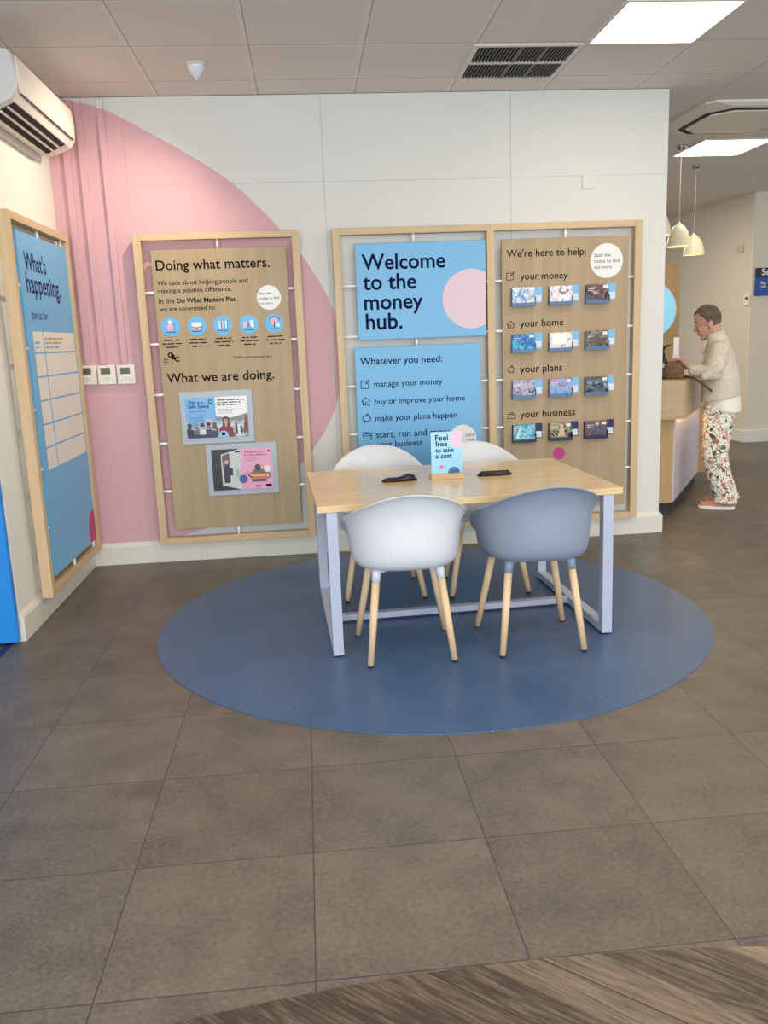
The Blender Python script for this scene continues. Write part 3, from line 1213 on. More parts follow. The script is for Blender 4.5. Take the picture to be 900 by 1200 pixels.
# ---- frame on the left wall: "What's happening."
t3 = frame_root('display_frame', "birch frame with the tall blue 'What's happening' board on the left wall", (XL, -1.225, 0), PI / 2)
W3 = 1.135
timber(t3, [], W3)
lx0, lx1 = 0.15, 1.085
for z in PEGZ:
    peg(t3, (BW - .002, -0.062, z), (lx0 + .003, -0.062, z))
for x in (0.56, 1.03):
    peg(t3, (x, -0.062, 2.075), (x, -0.062, Z1 - .04))
    peg(t3, (x, -0.062, Z0 + .04), (x, -0.062, .225))
b3 = board(t3, lx0, 0.222, lx1, 2.082, M_BLUE, 'board', -0.074, -0.052)
oy = 1.225
line(b3, "What's", -0.990 + oy, 1.890, M_PURPLE, .385, -.074, 0.012, 'heading')
line(b3, 'happening.', -0.995 + oy, 1.772, M_PURPLE, .635, -.074, 0.012, 'heading')
line(b3, 'Join us for:', -0.975 + oy, 1.632, M_PURPLE, .30, -.074)
A = Art(-0.074)
M_CELL = mat('cell_white', (226, 219, 208), 0.5)
zs = [1.565, 1.445, 1.315, 1.185, 1.055, .927, .798]
for i in range(6):
    A.rect(-.99 + oy, zs[i + 1] + .010, -.812 + oy, zs[i], M_CELL, 1)
    A.rect(-.798 + oy, zs[i + 1] + .010, -.158 + oy, zs[i], M_CELL, 1)
A.build('timetable_grid', b3, 'white timetable grid')
A = Art(-0.074)
GOLD = mat('ochre_ink', (186, 160, 110), .5)
A.words(-.78 + oy, 1.522, 26, .022, GOLD, 2, 3).words(-.78 + oy, 1.498, 24, .022, GOLD, 2, 4).words(-.78 + oy, 1.474, 20, .022, M_BLUE, 2, 5)
A.words(-.97 + oy, 1.500, 7, .02, M_BLUE, 2, 6).words(-.97 + oy, 1.475, 6, .02, M_BLUE, 2, 7)
A.build('small_lettering', b3)
A = Art(-0.074)
A.disc(-.162 + oy, .288, .135, M_MAGENTA, 1, 48, (lx0, .222, lx1 - .0005, 2))
A.build('magenta_circle', b3, 'magenta circle cut by the board edge')

# ---- poster pockets on frame 1
M_POCKET = mat('poster_pocket_grey', (166, 178, 188), 0.35)


def poster_pocket(x0, z0, x1, z1, label):
    cxm, czm = (x0 + x1) / 2, (z0 + z1) / 2
    t = thing('poster_holder', label, 'poster holder', (cxm, -0.078, czm), 0)
    a, b = (x1 - x0) / 2, (z1 - z0) / 2
    m = MB()
    m.box((-a, -0.008, -b), (a, 0, b), M_POCKET, 0.002)
    m.build('backing', None, t)
    return t, a, b


tp, a, b = poster_pocket(-.843, .812, -.367, 1.160, "grey poster holder with the 'This is a Safe Space' poster, upper of two")
x0, x1, z0, z1 = -a + .036, a - .036, -b + .04, b - .04
xm = x0 + (x1 - x0) * .485
A = Art(-0.0085)
A.rect(x0, z0, xm, z1, mat('poster_blue', (110, 170, 220), 0.35))
A.text('This is a', x0 + .018, z1 - .042, M_NAVY, .098, bold=.01, layer=3)
A.text('Safe Space', x0 + .018, z1 - .068, M_NAVY, .136, bold=.01, layer=3)
for i in range(4):
    A.words(x0 + .02, z1 - .095 - i * .016 - (i > 0) * .01, 20 - i, .009, mat('poster_ink', (84, 126, 170), .5), 3, i)
TEAL = mat('poster_teal', (70, 160, 170), .4)
A.stroke([(xm - .03 + .011 * math.cos(q), z1 - .03 + .012 * math.sin(q)) for q in [2 * PI * k / 10 for k in range(10)]], .006, TEAL, 3, True)
A.disc(xm - .052, z0 + .098, .028, mat('poster_pink', (226, 168, 184), .4), 2, 24)
rnd = random.Random(3)
cl = [(24, 26, 36), (90, 100, 120), (214, 216, 222), (44, 60, 96), (60, 62, 74)]
hd = [(44, 34, 30), (150, 120, 96), (70, 50, 40), (40, 40, 46), (96, 76, 60)]
for i in range(5):                             # a row of people with linked arms, backs turned
    px = x0 + .016 + i * .041
    A.poly([(px - .016, z0), (px + .026, z0), (px + .024, z0 + .06), (px + .012, z0 + .074), (px - .006, z0 + .074), (px - .018, z0 + .055)],
           mat('poster_cloth_%d' % i, cl[i], .4), 4)
    A.disc(px + .003, z0 + .086 + (i % 2) * .006, .0145, mat('poster_hair_%d' % i, hd[i], .4), 5, 16)
A.rect(x0, z0, xm, z0 + .022, mat('poster_jeans', (30, 44, 74), .4), 6)
SKIN = mat('printed_skin', (212, 168, 146), .4)
A.stroke([(x0 + .03, z0 + .062), (x0 + .07, z0 + .056), (x0 + .11, z0 + .064), (x0 + .15, z0 + .058), (xm - .01, z0 + .05)], .008, SKIN, 7)
A.build('poster', tp, 'blue poster of people seen from behind, arms linked')
A = Art(-0.0085)
A.rect(xm, z0, x1, z1, mat('poster_paper', (232, 232, 228), .35))
for i in range(3):
    A.words(xm + .012, z1 - .026 - i * .016, [24, 20, 21][i], .0125, mat('poster_grey_ink', (70, 74, 92), .5), 2, 20 + i)
for i in range(3):
    A.words(xm + .012, z1 - .085 - i * .013, 22 - i, .008, mat('poster_pale_ink', (170, 172, 176), .5), 2, 30 + i)
A.poly([(xm, z0), (x1, z0), (x1, z0 + .155), (xm + .1, z0 + .128), (xm, z0 + .138)], photo_material('branch_interior', [(40, 42, 50), (120, 124, 130), (210, 212, 212), (90, 84, 80)], 22, 2.0), 2)
A.poly([(xm, z0 + .110), (x1 - .03, z0 + .105), (x1, z0 + .155), (xm + .1, z0 + .128), (xm, z0 + .138)], mat('poster_ceiling', (128, 132, 136), .4), 3)
qx = xm + .062
A.poly([(qx - .046, z0), (qx + .048, z0), (qx + .044, z0 + .062), (qx + .018, z0 + .076), (qx - .018, z0 + .076), (qx - .046, z0 + .06)], mat('poster_red_top', (122, 24, 40), .4), 5)
A.poly([(qx - .024, z0 + .06), (qx + .026, z0 + .06), (qx + .024, z0 + .12), (qx + .01, z0 + .136), (qx - .01, z0 + .136), (qx - .022, z0 + .12)], mat('poster_dark_hair', (52, 34, 32), .4), 4)
A.disc(qx, z0 + .104, .016, SKIN, 6, 20)
A.rect(qx - .006, z0 + .07, qx + .006, z0 + .09, SKIN, 6)
A.stroke([(qx - .013, z0 + .108), (qx + .013, z0 + .108)], .004, M_DARK, 7)
A.poly([(x1 - .032, z0 + .03), (x1, z0 + .03), (x1, z0 + .13), (x1 - .016, z0 + .13), (x1 - .028, z0 + .08)], mat('poster_auburn', (104, 50, 40), .4), 5)
for i in range(3):
    A.rect(x1 - .085 + i * .016, z0 + .02, x1 - .073 + i * .016, z0 + .095 - i * .012, mat('poster_shirt_%d' % i, [(30, 34, 50), (226, 226, 226), (24, 30, 50)][i], .4), 4)
A.poly([(xm + .006, z0), (xm + .076, z0), (xm + .072, z0 + .024), (xm + .055, z0 + .042), (xm + .028, z0 + .042), (xm + .01, z0 + .024)], mat('poster_badge_blue', (150, 190, 222), .4), 8)
A.rect(xm + .03, z0 + .012, xm + .052, z0 + .032, M_NAVY, 9)
A.rect(x1 - .085, z0 + .008, x1 - .008, z0 + .013, M_WHITE, 8)
A.build('poster', tp, 'white poster with a person in a red top and glasses')

tp, a, b = poster_pocket(-.699, .455, -.226, .804, 'grey poster holder with a black and a pink poster, lower of two')
x0, x1, z0, z1 = -a + .036, a - .036, -b + .035, b - .035
xm = x0 + (x1 - x0) * .475
A = Art(-0.0085)
A.rect(x0, z0, xm, z1, mat('poster_black', (16, 14, 16), .35))
A.poly([(x0 + .062, z0 + .035), (xm, z0), (xm, z1), (x0 + .062, z1 - .035)], mat('poster_pale_scene', (196, 202, 200), .4), 2)
A.poly([(x0 + .076, z0 + .075), (x0 + .118, z0 + .055), (x0 + .118, z1 - .026), (x0 + .068, z1 - .045)], mat('poster_shop_dark', (92, 84, 92), .4), 3)
A.poly([(x0 + .076, z0 + .05), (x0 + .112, z0 + .05), (x0 + .118, z0 + .15), (x0 + .1, z0 + .18), (x0 + .078, z0 + .15)], mat('poster_violet_coat', (44, 30, 56), .4), 4)
A.disc(x0 + .096, z0 + .192, .014, SKIN, 5, 16)
A.rect(x0 + .112, z0 + .1, x0 + .136, z0 + .15, mat('poster_bag', (30, 24, 34), .4), 5)
A.rect(xm - .034, z0 + .09, xm - .008, z0 + .14, mat('poster_mint', (150, 186, 170), .4), 4)
A.rect(xm - .034, z1 - .024, xm, z1 - .016, M_NAVY, 4)
A.rect(x0 + .02, z0 + .168, x0 + .062, z0 + .176, mat('poster_dim_grey', (70, 70, 74), .4), 2)
A.build('poster', tp, 'black poster with a narrow street scene')
A = Art(-0.0085)
A.rect(xm, z0, x1, z1, mat('poster_rose', (226, 160, 190), .35))
A.text('Energy efficient', xm + .028, z1 - .032, mat('poster_wine', (140, 40, 100), .5), .128, bold=.01, layer=2)
A.text('is money efficient', xm + .028, z1 - .052, mat('poster_wine', (140, 40, 100), .5), .142, bold=.01, layer=2)
A.words(xm + .03, z1 - .074, 20, .008, mat('poster_rose_ink', (190, 120, 152), .5), 2, 50).words(xm + .03, z1 - .086, 14, .008, mat('poster_rose_ink', (190, 120, 152), .5), 2, 51)
ccx, ccz = xm + .118, z0 + .05
for dz, hw, c in ((0, .05, (70, 36, 60)), (.018, .056, (196, 120, 90)), (.034, .06, (222, 186, 110)), (.050, .056, (150, 96, 60)), (.066, .04, (110, 96, 100))):
    A.poly([(ccx - hw, ccz + dz), (ccx + hw, ccz + dz), (ccx + hw * .94, ccz + dz + .017), (ccx - hw * .94, ccz + dz + .017)], mat('poster_stack_%d' % c[0], c, .4), 3)
A.disc(ccx - .006, ccz + .098, .021, mat('poster_bobble', (76, 56, 58), .4), 3, 18)
A.stroke([(ccx + .055, ccz + .02), (ccx + .074, ccz + .03), (ccx + .072, ccz + .055), (ccx + .055, ccz + .058)], .006, mat('poster_handle', (90, 50, 56), .4), 3)
A.stroke([(ccx - .05, ccz + .03), (ccx - .066, ccz + .045), (ccx - .074, ccz + .06)], .008, mat('poster_handle', (90, 50, 56), .4), 3)
A.disc(x1 - .035, z0 + .135, .023, M_WHITE, 4, 24)
A.disc(xm + .012, z0 + .072, .028, mat('poster_deep_blue', (40, 92, 158), .4), 4, 24)
A.rect(x1 - .05, z0 + .014, x1 - .012, z0 + .03, M_NAVY, 4)
A.rect(xm + .09, z0 + .018, xm + .125, z0 + .024, M_NAVY, 4)
A.disc(x1 - .02, z1 - .022, .006, M_NAVY, 4, 12)
A.build('poster', tp, 'pink poster with a stacked teapot picture')

# ---- leaflet holders and leaflets on the help board
M_TRAY_BLUE = mat('tray_slate_blue', (78, 112, 146), 0.35)
M_TRAY_NAVY = mat('tray_navy', (18, 22, 60), 0.35)
rows = ['your money', 'your home', 'your plans', 'your business']
cols = ['left', 'middle', 'right']
PICS = [[[(40, 196, 214), (60, 120, 190), (240, 244, 246), (46, 40, 60)], [(70, 78, 120), (224, 200, 214), (248, 244, 246), (110, 130, 160)], [(30, 24, 28), (70, 66, 74), (150, 90, 90), (216, 206, 206)]],
        [[(24, 50, 130), (40, 130, 206), (40, 200, 214), (226, 190, 120)], [(250, 244, 236), (246, 236, 226), (238, 226, 214), (120, 110, 106)], [(40, 34, 30), (86, 76, 66), (120, 104, 96), (170, 150, 150)]],
        [[(80, 84, 110), (170, 160, 190), (206, 200, 216), (110, 160, 170)], [(90, 160, 220), (130, 186, 226), (200, 150, 176), (80, 120, 190)], [(26, 28, 34), (60, 74, 90), (96, 110, 124), (200, 206, 210)]],
        [[(22, 50, 70), (60, 160, 190), (170, 226, 236), (20, 26, 50)], [(26, 34, 44), (60, 74, 90), (186, 176, 130), (30, 44, 60)], [(60, 40, 50), (130, 96, 90), (70, 80, 104), (160, 130, 120)]]]
LEAFLET_WORDS = [['turquoise and white leaflet', 'pale lilac leaflet', 'dark leaflet with a red patch'],
                 ['bright blue leaflet', 'cream-white leaflet', 'dark brown leaflet'],
                 ['grey-lilac leaflet', 'sky-blue and pink leaflet', 'slate-dark leaflet'],
                 ['dark teal leaflet with a white light beam', 'dark leaflet with a pale figure', 'brown leaflet with a blue-grey figure']]
protos = {}
for r, zt in enumerate((1.755, 1.450, 1.142, .840)):
    for c, xl in enumerate((1.391, 1.646, 1.898)):
        lab = "%s plastic leaflet holder on the oak board, %s of three under '%s'" % ('navy' if r == 3 else 'slate-blue', cols[c], rows[r])
        key = 'navy' if r == 3 else 'blue'
        loc = (xl, -0.078, zt - 0.125 + c * .001)
        if key not in protos:
            th = thing('leaflet_holder', lab, 'leaflet holder', loc, 0, 'leaflet holders on the oak help board')
            mt = M_TRAY_NAVY if r == 3 else M_TRAY_BLUE
            m = MB()
            m.box((0, -0.003, 0), (0.163, 0, 0.12), mt, 0.001, 1)
            m.build('back_plate', None, th)
            m = MB()
            m.box((0, -0.040, 0), (0.163, -0.003, 0.004), mt)
            m.box((0, -0.040, 0.004), (0.163, -0.037, 0.022), mt)
            m.box((0, -0.037, 0.004), (0.003, -0.003, 0.06), mt)
            m.box((0.160, -0.037, 0.004), (0.163, -0.003, 0.06), mt)
            m.build('tray', None, th)
            protos[key] = th
        else:
            dup(protos[key], loc, 0, lab)
        pm = photo_material('leaflet_picture_%d_%d' % (r, c), PICS[r][c], 17, r * 3.3 + c * 1.9 + .4)
        lf = MB()
        tilt = R(-7)
        lf.box((0.005, -0.026, 0.005), (0.158, -0.012, 0.124), pm, rot=Matrix.Rotation(R(5), 3, 'X'))
        lo = lf.build('leaflet_stack', None, None, loc)
        tag(lo, "%s in the %s holder under '%s'" % (LEAFLET_WORDS[r][c], cols[c], rows[r]), 'leaflet', 'leaflets in the holders')
        A = Art(-0.0315)
        if c > 0 or r in (0, 1):
            A.rect(.118, .098, .150, .117, M_WHITE, 1)
        if (r, c) == (1, 1):
            A.rect(.02, .045, .118, .118, mat('leaflet_cream', (252, 244, 236), .4), 1)
        if r == 3:
            A.poly([(.02, .03), (.05, .116), (.058, .116), (.044, .03)] if c == 0 else [(.06, .03), (.11, .03), (.105, .08), (.09, .108), (.074, .085)],
                   [mat('leaflet_beam', (190, 230, 240), .4), mat('leaflet_figure', (196, 184, 140), .4), mat('leaflet_denim', (74, 84, 110), .4)][c], 1)
            if c:
                A.disc(.088, .104, .012, SKIN, 2, 14)
        q = A.build('cover_print', lo) if len(A.mb.bm.faces) else None
        A = Art(-0.0315)
        A.words(.014, .094, 10, .008, M_WHITE, 2, r * 7 + c)
        A.words(.014, .082, 8, .007, M_WHITE, 2, r * 7 + c + 3)
        q = A.build('cover_text', lo)

# ---- small fittings on the back wall
t = None
for x0, dx, lab in ((-1.473, .094, 'white wall thermostat with a small display, left of three, partly behind the blue board frame'),
                    (-1.367, .114, 'white wall thermostat with a small display, middle of three on the pink wall'),
                    (-1.243, .118, 'white wall thermostat with a small display, right of three beside the birch frame')):
    if t is None:
        first = thing('thermostat', lab, 'thermostat', (-1.489, 0, 1.232), 0, 'thermostats on the pink wall')
        m = MB()
        m.box((0, -0.022, 0), (.116, 0, .126), mat('thermostat_white', (232, 222, 210), .4), .004)
        m.build('case', None, first)
        m = MB()
        m.box((.022, -0.0235, .066), (.084, -0.021, .108), mat('lcd_grey_green', (84, 90, 76), .25))
        m.build('display', None, first)
        m = MB()
        for bx in (.02, .046, .072, .094):
            m.box((bx, -0.0235, .022), (bx + .012, -0.021, .03), mat('button_grey', (204, 190, 178), .4))
        m.box((.038, -0.0235, .038), (.078, -0.021, .044), mat('button_grey', (204, 190, 178), .4))
        m.build('buttons', None, first)
        t = first
    else:
        dup(first, (x0 + (.001 if x0 < -1.3 else 0.003), 0, 1.229 if x0 < -1.3 else 1.226), 0, lab)

for x, lab in ((-1.418, 'thin painted cable trunking running down to the left thermostat'),
               (-1.322, 'thin painted cable trunking running down to the middle thermostat'),
               (-1.185, 'thin painted cable trunking running down to the right thermostat')):
    tr = thing('cable_trunking', lab, 'cable trunking', (x, 0, 1.36), 0, 'cable trunkings on the pink wall')
    zc = [z for (xx, z) in cv if xx >= x][0] - 1.36
    top = 2.984 - 1.36
    m = MB()
    m.box((-.020, -.020, 0), (.020, 0, min(zc, top)), M_PINK, .002)
    m.build('pink_length', None, tr)
    if zc < top - .01:
        m = MB()
        m.box((-.020, -.020, zc), (.020, 0, top), M_WALL, .002)
        m.build('white_length', None, tr)

t = thing('wall_plate', 'small square blank white wall plate high on the white wall above the double frame', 'wall plate', (1.944, 0, 2.424))
m = MB()
m.box((-.044, -.010, -.044), (.044, 0, .044), mat('wall_plate_white', (216, 214, 208), .35), .003)
m.build('plate', None, t)
m = MB()
for x in (-.03, .03):
    m.lathe([(.004, 0), (.004, .002)], M_METALW, 12, (x, 0, 0))
bmesh.ops.transform(m.bm, matrix=Matrix.Translation((0, -.0095, 0)) @ Matrix.Rotation(R(90), 4, 'X'), verts=m.bm.verts)
m.build('screws', None, t)

# ================================================================== the round mat, table and chairs
mb = MB()
mb.lathe([(1.418, 0), (1.418, 0.003), (1.4165, 0.004)], M_MAT, 160)
o = mb.build('round_mat', None, None, (0.586, -1.511, 0.0))
tag(o, 'large round blue rubber mat with pale flecks on the floor under the table', 'mat')
MATZ = 0.004

TR = R(2.4)
tt = thing('table', 'rectangular light oak table with pale blue-grey metal loop legs on the round mat', 'table', (0.712, -1.51, MATZ), TR)
TW, TD = 1.44, 1.06
m = MB()
m.box((-TW / 2, -TD / 2, .690), (TW / 2, TD / 2, .721), M_TABLE, .002)
m.build('tabletop', None, tt)


def loop_leg(xc):
    m = MB()
    w = .025
    y0, y1 = -.525, .525
    zt = .690
    m.box((xc - w, y0, .006), (xc + w, y0 + .05, zt), M_TLEG, .002)
    m.box((xc - w, y1 - .05, .006), (xc + w, y1, zt), M_TLEG, .002)
    m.box((xc - w, y0 + .05, .006), (xc + w, y1 - .05, .046), M_TLEG, .002)
    m.box((xc - w, y0 + .05, zt - .04), (xc + w, y1 - .05, zt), M_TLEG, .002)
    lg = m.build('leg_frame', None, tt)
    for yy in (y0 + .025, y1 - .025):
        f = MB()
        f.lathe([(.018, 0), (.018, .007)], M_BLACK, 14, (xc, yy, 0))
        f.build('foot', None, lg)


loop_leg(-.655)
loop_leg(.652)
m = MB()
m.box((-.63, -.045, .010), (.627, .0, .042), M_TLEG, .002)
m.build('stretcher', None, tt)


def chair_shell_mesh(bm_mat):
    keys = [(0, .446), (30, .452), (55, .515), (80, .615), (105, .665), (130, .705), (150, .765), (165, .805), (180, .822)]

    def rimz(a):
        a = abs((a + 180) % 360 - 180)
        for (a0, z0), (a1, z1) in zip(keys, keys[1:]):
            if a <= a1:
                t = (a - a0) / (a1 - a0)
                return z0 + (z1 - z0) * t
        return keys[-1][1]
    NA = 72
    rings = []
    # seat pan: from the centre outwards
    for s in (0.05, .3, .6, .85):
        ring = []
        for k in range(NA):
            a = 2 * PI * k / NA
            dx, dy = math.sin(a), math.cos(a)
            e = 3.0
            rr = 1 / ((abs(dx / .185)) ** e + (abs(dy / .185)) ** e) ** (1 / e)
            ring.append((dx * rr * s, dy * rr * s + .01, .437 - .010 * (1 - s) + .004 * s))
        rings.append(ring)
    prof = [(0, 0), (.22, .012), (.40, .05), (.52, .12), (.59, .24), (.625, .40), (.66, .60), (.715, .79), (.82, .93), (.93, .985), (1.0, 1.0)]
    for h, v in prof:
        ring = []
        for k in range(NA):
            a = 2 * PI * k / NA
            dx, dy = math.sin(a), math.cos(a)
            e = 3.0
            rb = 1 / ((abs(dx / .185)) ** e + (abs(dy / .185)) ** e) ** (1 / e)
            back = .405 if dy < 0 else .235
            e2 = 2.35
            ro = 1 / ((abs(dx / .286)) ** e2 + (abs(dy / back)) ** e2) ** (1 / e2)
            zr = sum(rimz(math.degrees(a) + d) for d in (-14, -7, 0, 7, 14)) / 5
            zb = .441
            fr = max(0.0, dy)
            z = zb + (zr - zb) * v - fr * .012 * h * h
            if dy < 0:                         # the back leans out towards the rim
                hh = h
            else:
                hh = h
            rad = rb + (ro - rb) * hh
            ring.append((dx * rad, dy * rad + .01 * (1 - h), z))
        rings.append(ring)
    m = MB()
    m.loft(rings, bm_mat, cap0=True, cap1=False)
    return m


def make_chair(label, shell_mat, group=None):
    t = thing('tub_chair', label, 'chair', (0, 0, 0), 0, group)
    m = chair_shell_mesh(shell_mat)
    sh = m.build('seat_shell', None, t)
    so = sh.modifiers.new('thickness', 'SOLIDIFY')
    so.thickness = .007
    so.offset = 0
    sb = sh.modifiers.new('smooth', 'SUBSURF')
    sb.levels = sb.render_levels = 1
    m = MB()
    for a, b in (((-.15, -.155), (.15, .155)), ((-.15, .155), (.15, -.155))):
        m.tube([(a[0], a[1], .424), (b[0], b[1], .424)], .012, shell_mat, 10)
    m.build('under_frame', None, t)
    for sx, sy in ((-1, -1), (1, -1), (-1, 1), (1, 1)):
        top = Vector((sx * .142, sy * .150, .438))
        bot = Vector((sx * (.192 if sy < 0 else .22), sy * .212, 0.0075))
        p = lambda q: top + (bot - top) * q
        m = MB()
        m.tube([p(.10), p(.5), p(1.0)], [.018, .0172, .0145], M_LEG, 16)
        lg = m.build('leg', None, t)
        m = MB()
        m.tube([p(-.02), p(.13)], [.022, .0195], shell_mat, 16)
        m.build('socket', None, lg)
        m = MB()
        m.tube([p(.992), p(1.008)], [.0146, .0146], M_BLACK, 12)
        m.build('glide', None, lg)
    return t


G = 'tub chairs around the table'
c1 = make_chair('white plastic tub chair with wooden legs at the near side of the table', M_WSHELL, G)
c1.location, c1.rotation_euler = (.406, -2.006, MATZ), (0, 0, R(.5))
c2 = make_chair('blue-grey plastic tub chair with wooden legs at the near side of the table', M_GREYBLUE, G)
c2.location, c2.rotation_euler = (1.013, -1.995, MATZ), (0, 0, R(.5))
dup(c1, (.388, -1.02, MATZ), R(178), 'white plastic tub chair behind the table, left of the two at the far side', G)
dup(c1, (.975, -1.06, MATZ), R(179), 'white plastic tub chair behind the table, right of the two at the far side', G)

# sign and the two black cases on the table
TT = MATZ + .721
t = thing('table_sign', "small blue 'Feel free to take a seat' sign in a wooden base on the table", 'sign', (.703, -1.485, TT), R(2))
m = MB()
m.box((-.089, -.03, 0), (.089, .03, .027), M_BIRCH_X, .002)
m.build('base', None, t)
m = MB()
m.box((-.081, -.003, .02), (.081, .003, .245), mat('sign_pale_blue', (150, 206, 238), .25), .0008, 1)
cd = m.build('card', None, t)
for i, (s, w) in enumerate((('Feel', .066), ('free', .062), ('to take', .096), ('a seat.', .092))):
    line(cd, s, -.058, .200 - i * .0305, M_NAVY, w, -.0045, .012)
A = Art(-.003)
A.disc(.062, .206, .047, mat('sign_pink', (236, 182, 206), .3), 1, 40, (-.08, .03, .0805, .2445))
A.build('pink_dot', cd)
A = Art(-.003)
A.disc(-.028, .062, .011, mat('sign_magenta', (206, 110, 176), .3), 1, 20)
A.build('magenta_dot', cd)
A = Art(-.003)
A.disc(.038, .027, .032, mat('sign_blue_disc', (58, 92, 142), .3), 1, 40, (-.08, .0275, .08, .2))
A.build('blue_dot', cd)


def black_case(label, loc, rz, hump):
    t = thing('black_case', label, 'case', loc, rz)
    m = MB()
    rings = []
    for k in range(15):
        u = k / 14
        x = -.092 + .184 * u
        e = math.sqrt(max(0.0, 1 - (2 * u - 1) ** 6))
        w = (.024 + .004 * math.sin(u * PI)) * max(e, .25)
        h = (.011 + (.008 * max(0, math.sin((u - .55) * PI / .45)) if hump and u > .55 else 0)) * max(e, .4)
        rings.append([(x, w * math.copysign(abs(math.cos(q)) ** .6, math.cos(q)), h * (1 + math.copysign(abs(math.sin(q)) ** .7, math.sin(q))))
                      for q in [2 * PI * j / 20 for j in range(20)]])
    m.loft(rings, M_BLACK)
    m.build('body', None, t)
    m = MB()
    if hump:
        m.tube([(-.01, -.02, .020), (.03, -.024, .027), (.075, -.02, .030)], [.003, .005, .004], M_BLACK, 8)
        m.build('clip', None, t)
    else:
        m.tube([(-.075, 0, .0215), (.075, 0, .0215)], [.004, .004], mat('worn_black', (44, 38, 36), .4), 8)
        m.build('ridge', None, t)
    return t


black_case('slim black case lying on the table left of the small sign, with a raised end', (.452, -1.497, TT), R(3), True)
black_case('slim flat black case lying on the table right of the small sign', (.96, -1.468, TT), R(2), False)

# blue board at the left edge
t = thing('floor_board', 'bright blue upright board at the left edge beyond the white wall end', 'board', (-1.532, -1.545, 0))
m = MB()
m.box((-.75, -.02, .012), (0, .02, 2.05), M_BOARDBLUE, .002)
m.build('panel', None, t)
m = MB()
for x in (-.6, -.12):
    m.box((x, -.03, 0), (x + .06, .022, .012), M_BLACK)
m.build('foot_bar', None, t)

# ================================================================== the counter at the far right
DX, DY = .53, .848                           # run of the counter's customer edge
NX, NY = .848, -.53                          # outward from it


def along(p, d, off=0.0):
    return (p[0] + DX * d + NX * off, p[1] + DY * d + NY * off)


t = thing('service_counter', 'oak service counter with a lit overhang, beyond the end of the white wall', 'counter', (2.6, .6, 0))
OX, OY = 2.6, .6


def rel(p):
    return (p[0] - OX, p[1] - OY)


corner = (2.905, .42)
rad = .16
arcp = []
cA = (corner[0] - .16 * 0.90, .42 + rad)
a0, a1 = -PI / 2, math.atan2(NY, NX)
for k in range(13):
    a = a0 + (a1 - a0) * k / 12
    arcp.append((cA[0] + rad * math.cos(a), cA[1] + rad * math.sin(a)))
end = (arcp[-1][0] + DX * 2.1, arcp[-1][1] + DY * 2.1)
foot = [(2.25, .42)] + arcp + [end, (end[0] - NX * .75, end[1] - NY * .75), (2.25, 1.0)]
m = MB()
m.prism([rel(p) for p in foot], 'z', .765, 1.055, M_COUNTER, smooth=False, bevel=.004)
m.build('worktop_block', None, t)
b0 = (2.813, .518)
b1_ = along(b0, 1.57)
m = MB()
m.prism([rel(p) for p in [(2.35, .518), b0, b1_, along(b1_, 0, -.5), (2.35, .95)]], 'z', .10, .765, M_COUNTER_Z)
m.build('base', None, t)
m = MB()
m.prism([rel(p) for p in [along(b0, .012), along(b0, .012, .010), along(b1_, -.004, .010), along(b1_, -.004)]], 'z', .105, .760, mat('pale_lilac_laminate', (206, 196, 206), .35))
m.build('side_panel', None, t, None)['label'] = 'pale lilac side panel'
m = MB()
m.prism([rel(p) for p in [b1_, along(b1_, 0, .10), along(b1_, .05, .10), along(b1_, .05)]], 'z', .10, .765, M_COUNTER_Z)
m.build('end_panel', None, t)
m = MB()
m.prism([rel(p) for p in [(2.45, .545), (2.80, .545), along((2.80, .545), 1.6), along((2.80, .545), 1.6, -.4), (2.45, .9)]], 'z', 0, .10, mat('dark_plinth', (44, 42, 44), .6))
m.build('plinth', None, t)
m = MB()
m.prism([rel(p) for p in [along(b0, .05, .03), along(b0, .05, .045), along(b1_, -.1, .045), along(b1_, -.1, .03)]], 'z', .757, .765, M_LED)
m.build('light_strip', None, t)

# things on the counter
CT = 1.055
t = thing('pump_bottle', 'black pump bottle with a white label on the counter, half behind the white wall end', 'bottle', (2.865, .87, CT))
m = MB()
m.lathe([(.034, 0), (.037, .006), (.037, .125), (.03, .15), (.013, .168), (.013, .18)], M_BLACK, 24)
m.build('body', None, t)
m = MB()
m.lathe([(.0376, .085), (.0376, .118)], M_WHITE, 24, cap0=False, cap1=False)
m.build('label_band', None, t)
m = MB()
m.lathe([(.015, .178), (.015, .195), (.006, .2), (.006, .235)], M_BLACK, 16)
m.tube([(0, 0, .232), (.01, -.01, .25), (.045, -.03, .262)], [.012, .011, .006], M_BLACK, 10)
m.build('pump', None, t)

t = thing('card_holder', 'white upright card holder on the counter behind the brown bag', 'card holder', (3.118, 1.2, CT), R(-20))
m = MB()
m.box((-.022, -.004, .02), (.022, .004, .315), mat('card_white', (244, 236, 240), .4), .002)
m.build('card', None, t)
m = MB()
m.prism([(-.03, 0), (.055, 0), (.05, .10), (.02, .17), (-.03, .17)], 'y', -.02, -.008, mat('leaflet_pale_pink', (244, 222, 226), .4))
m.build('leaflet', None, t)
m = MB()
m.box((-.05, -.04, 0), (.06, .04, .02), M_WHITE, .003)
m.build('base', None, t)


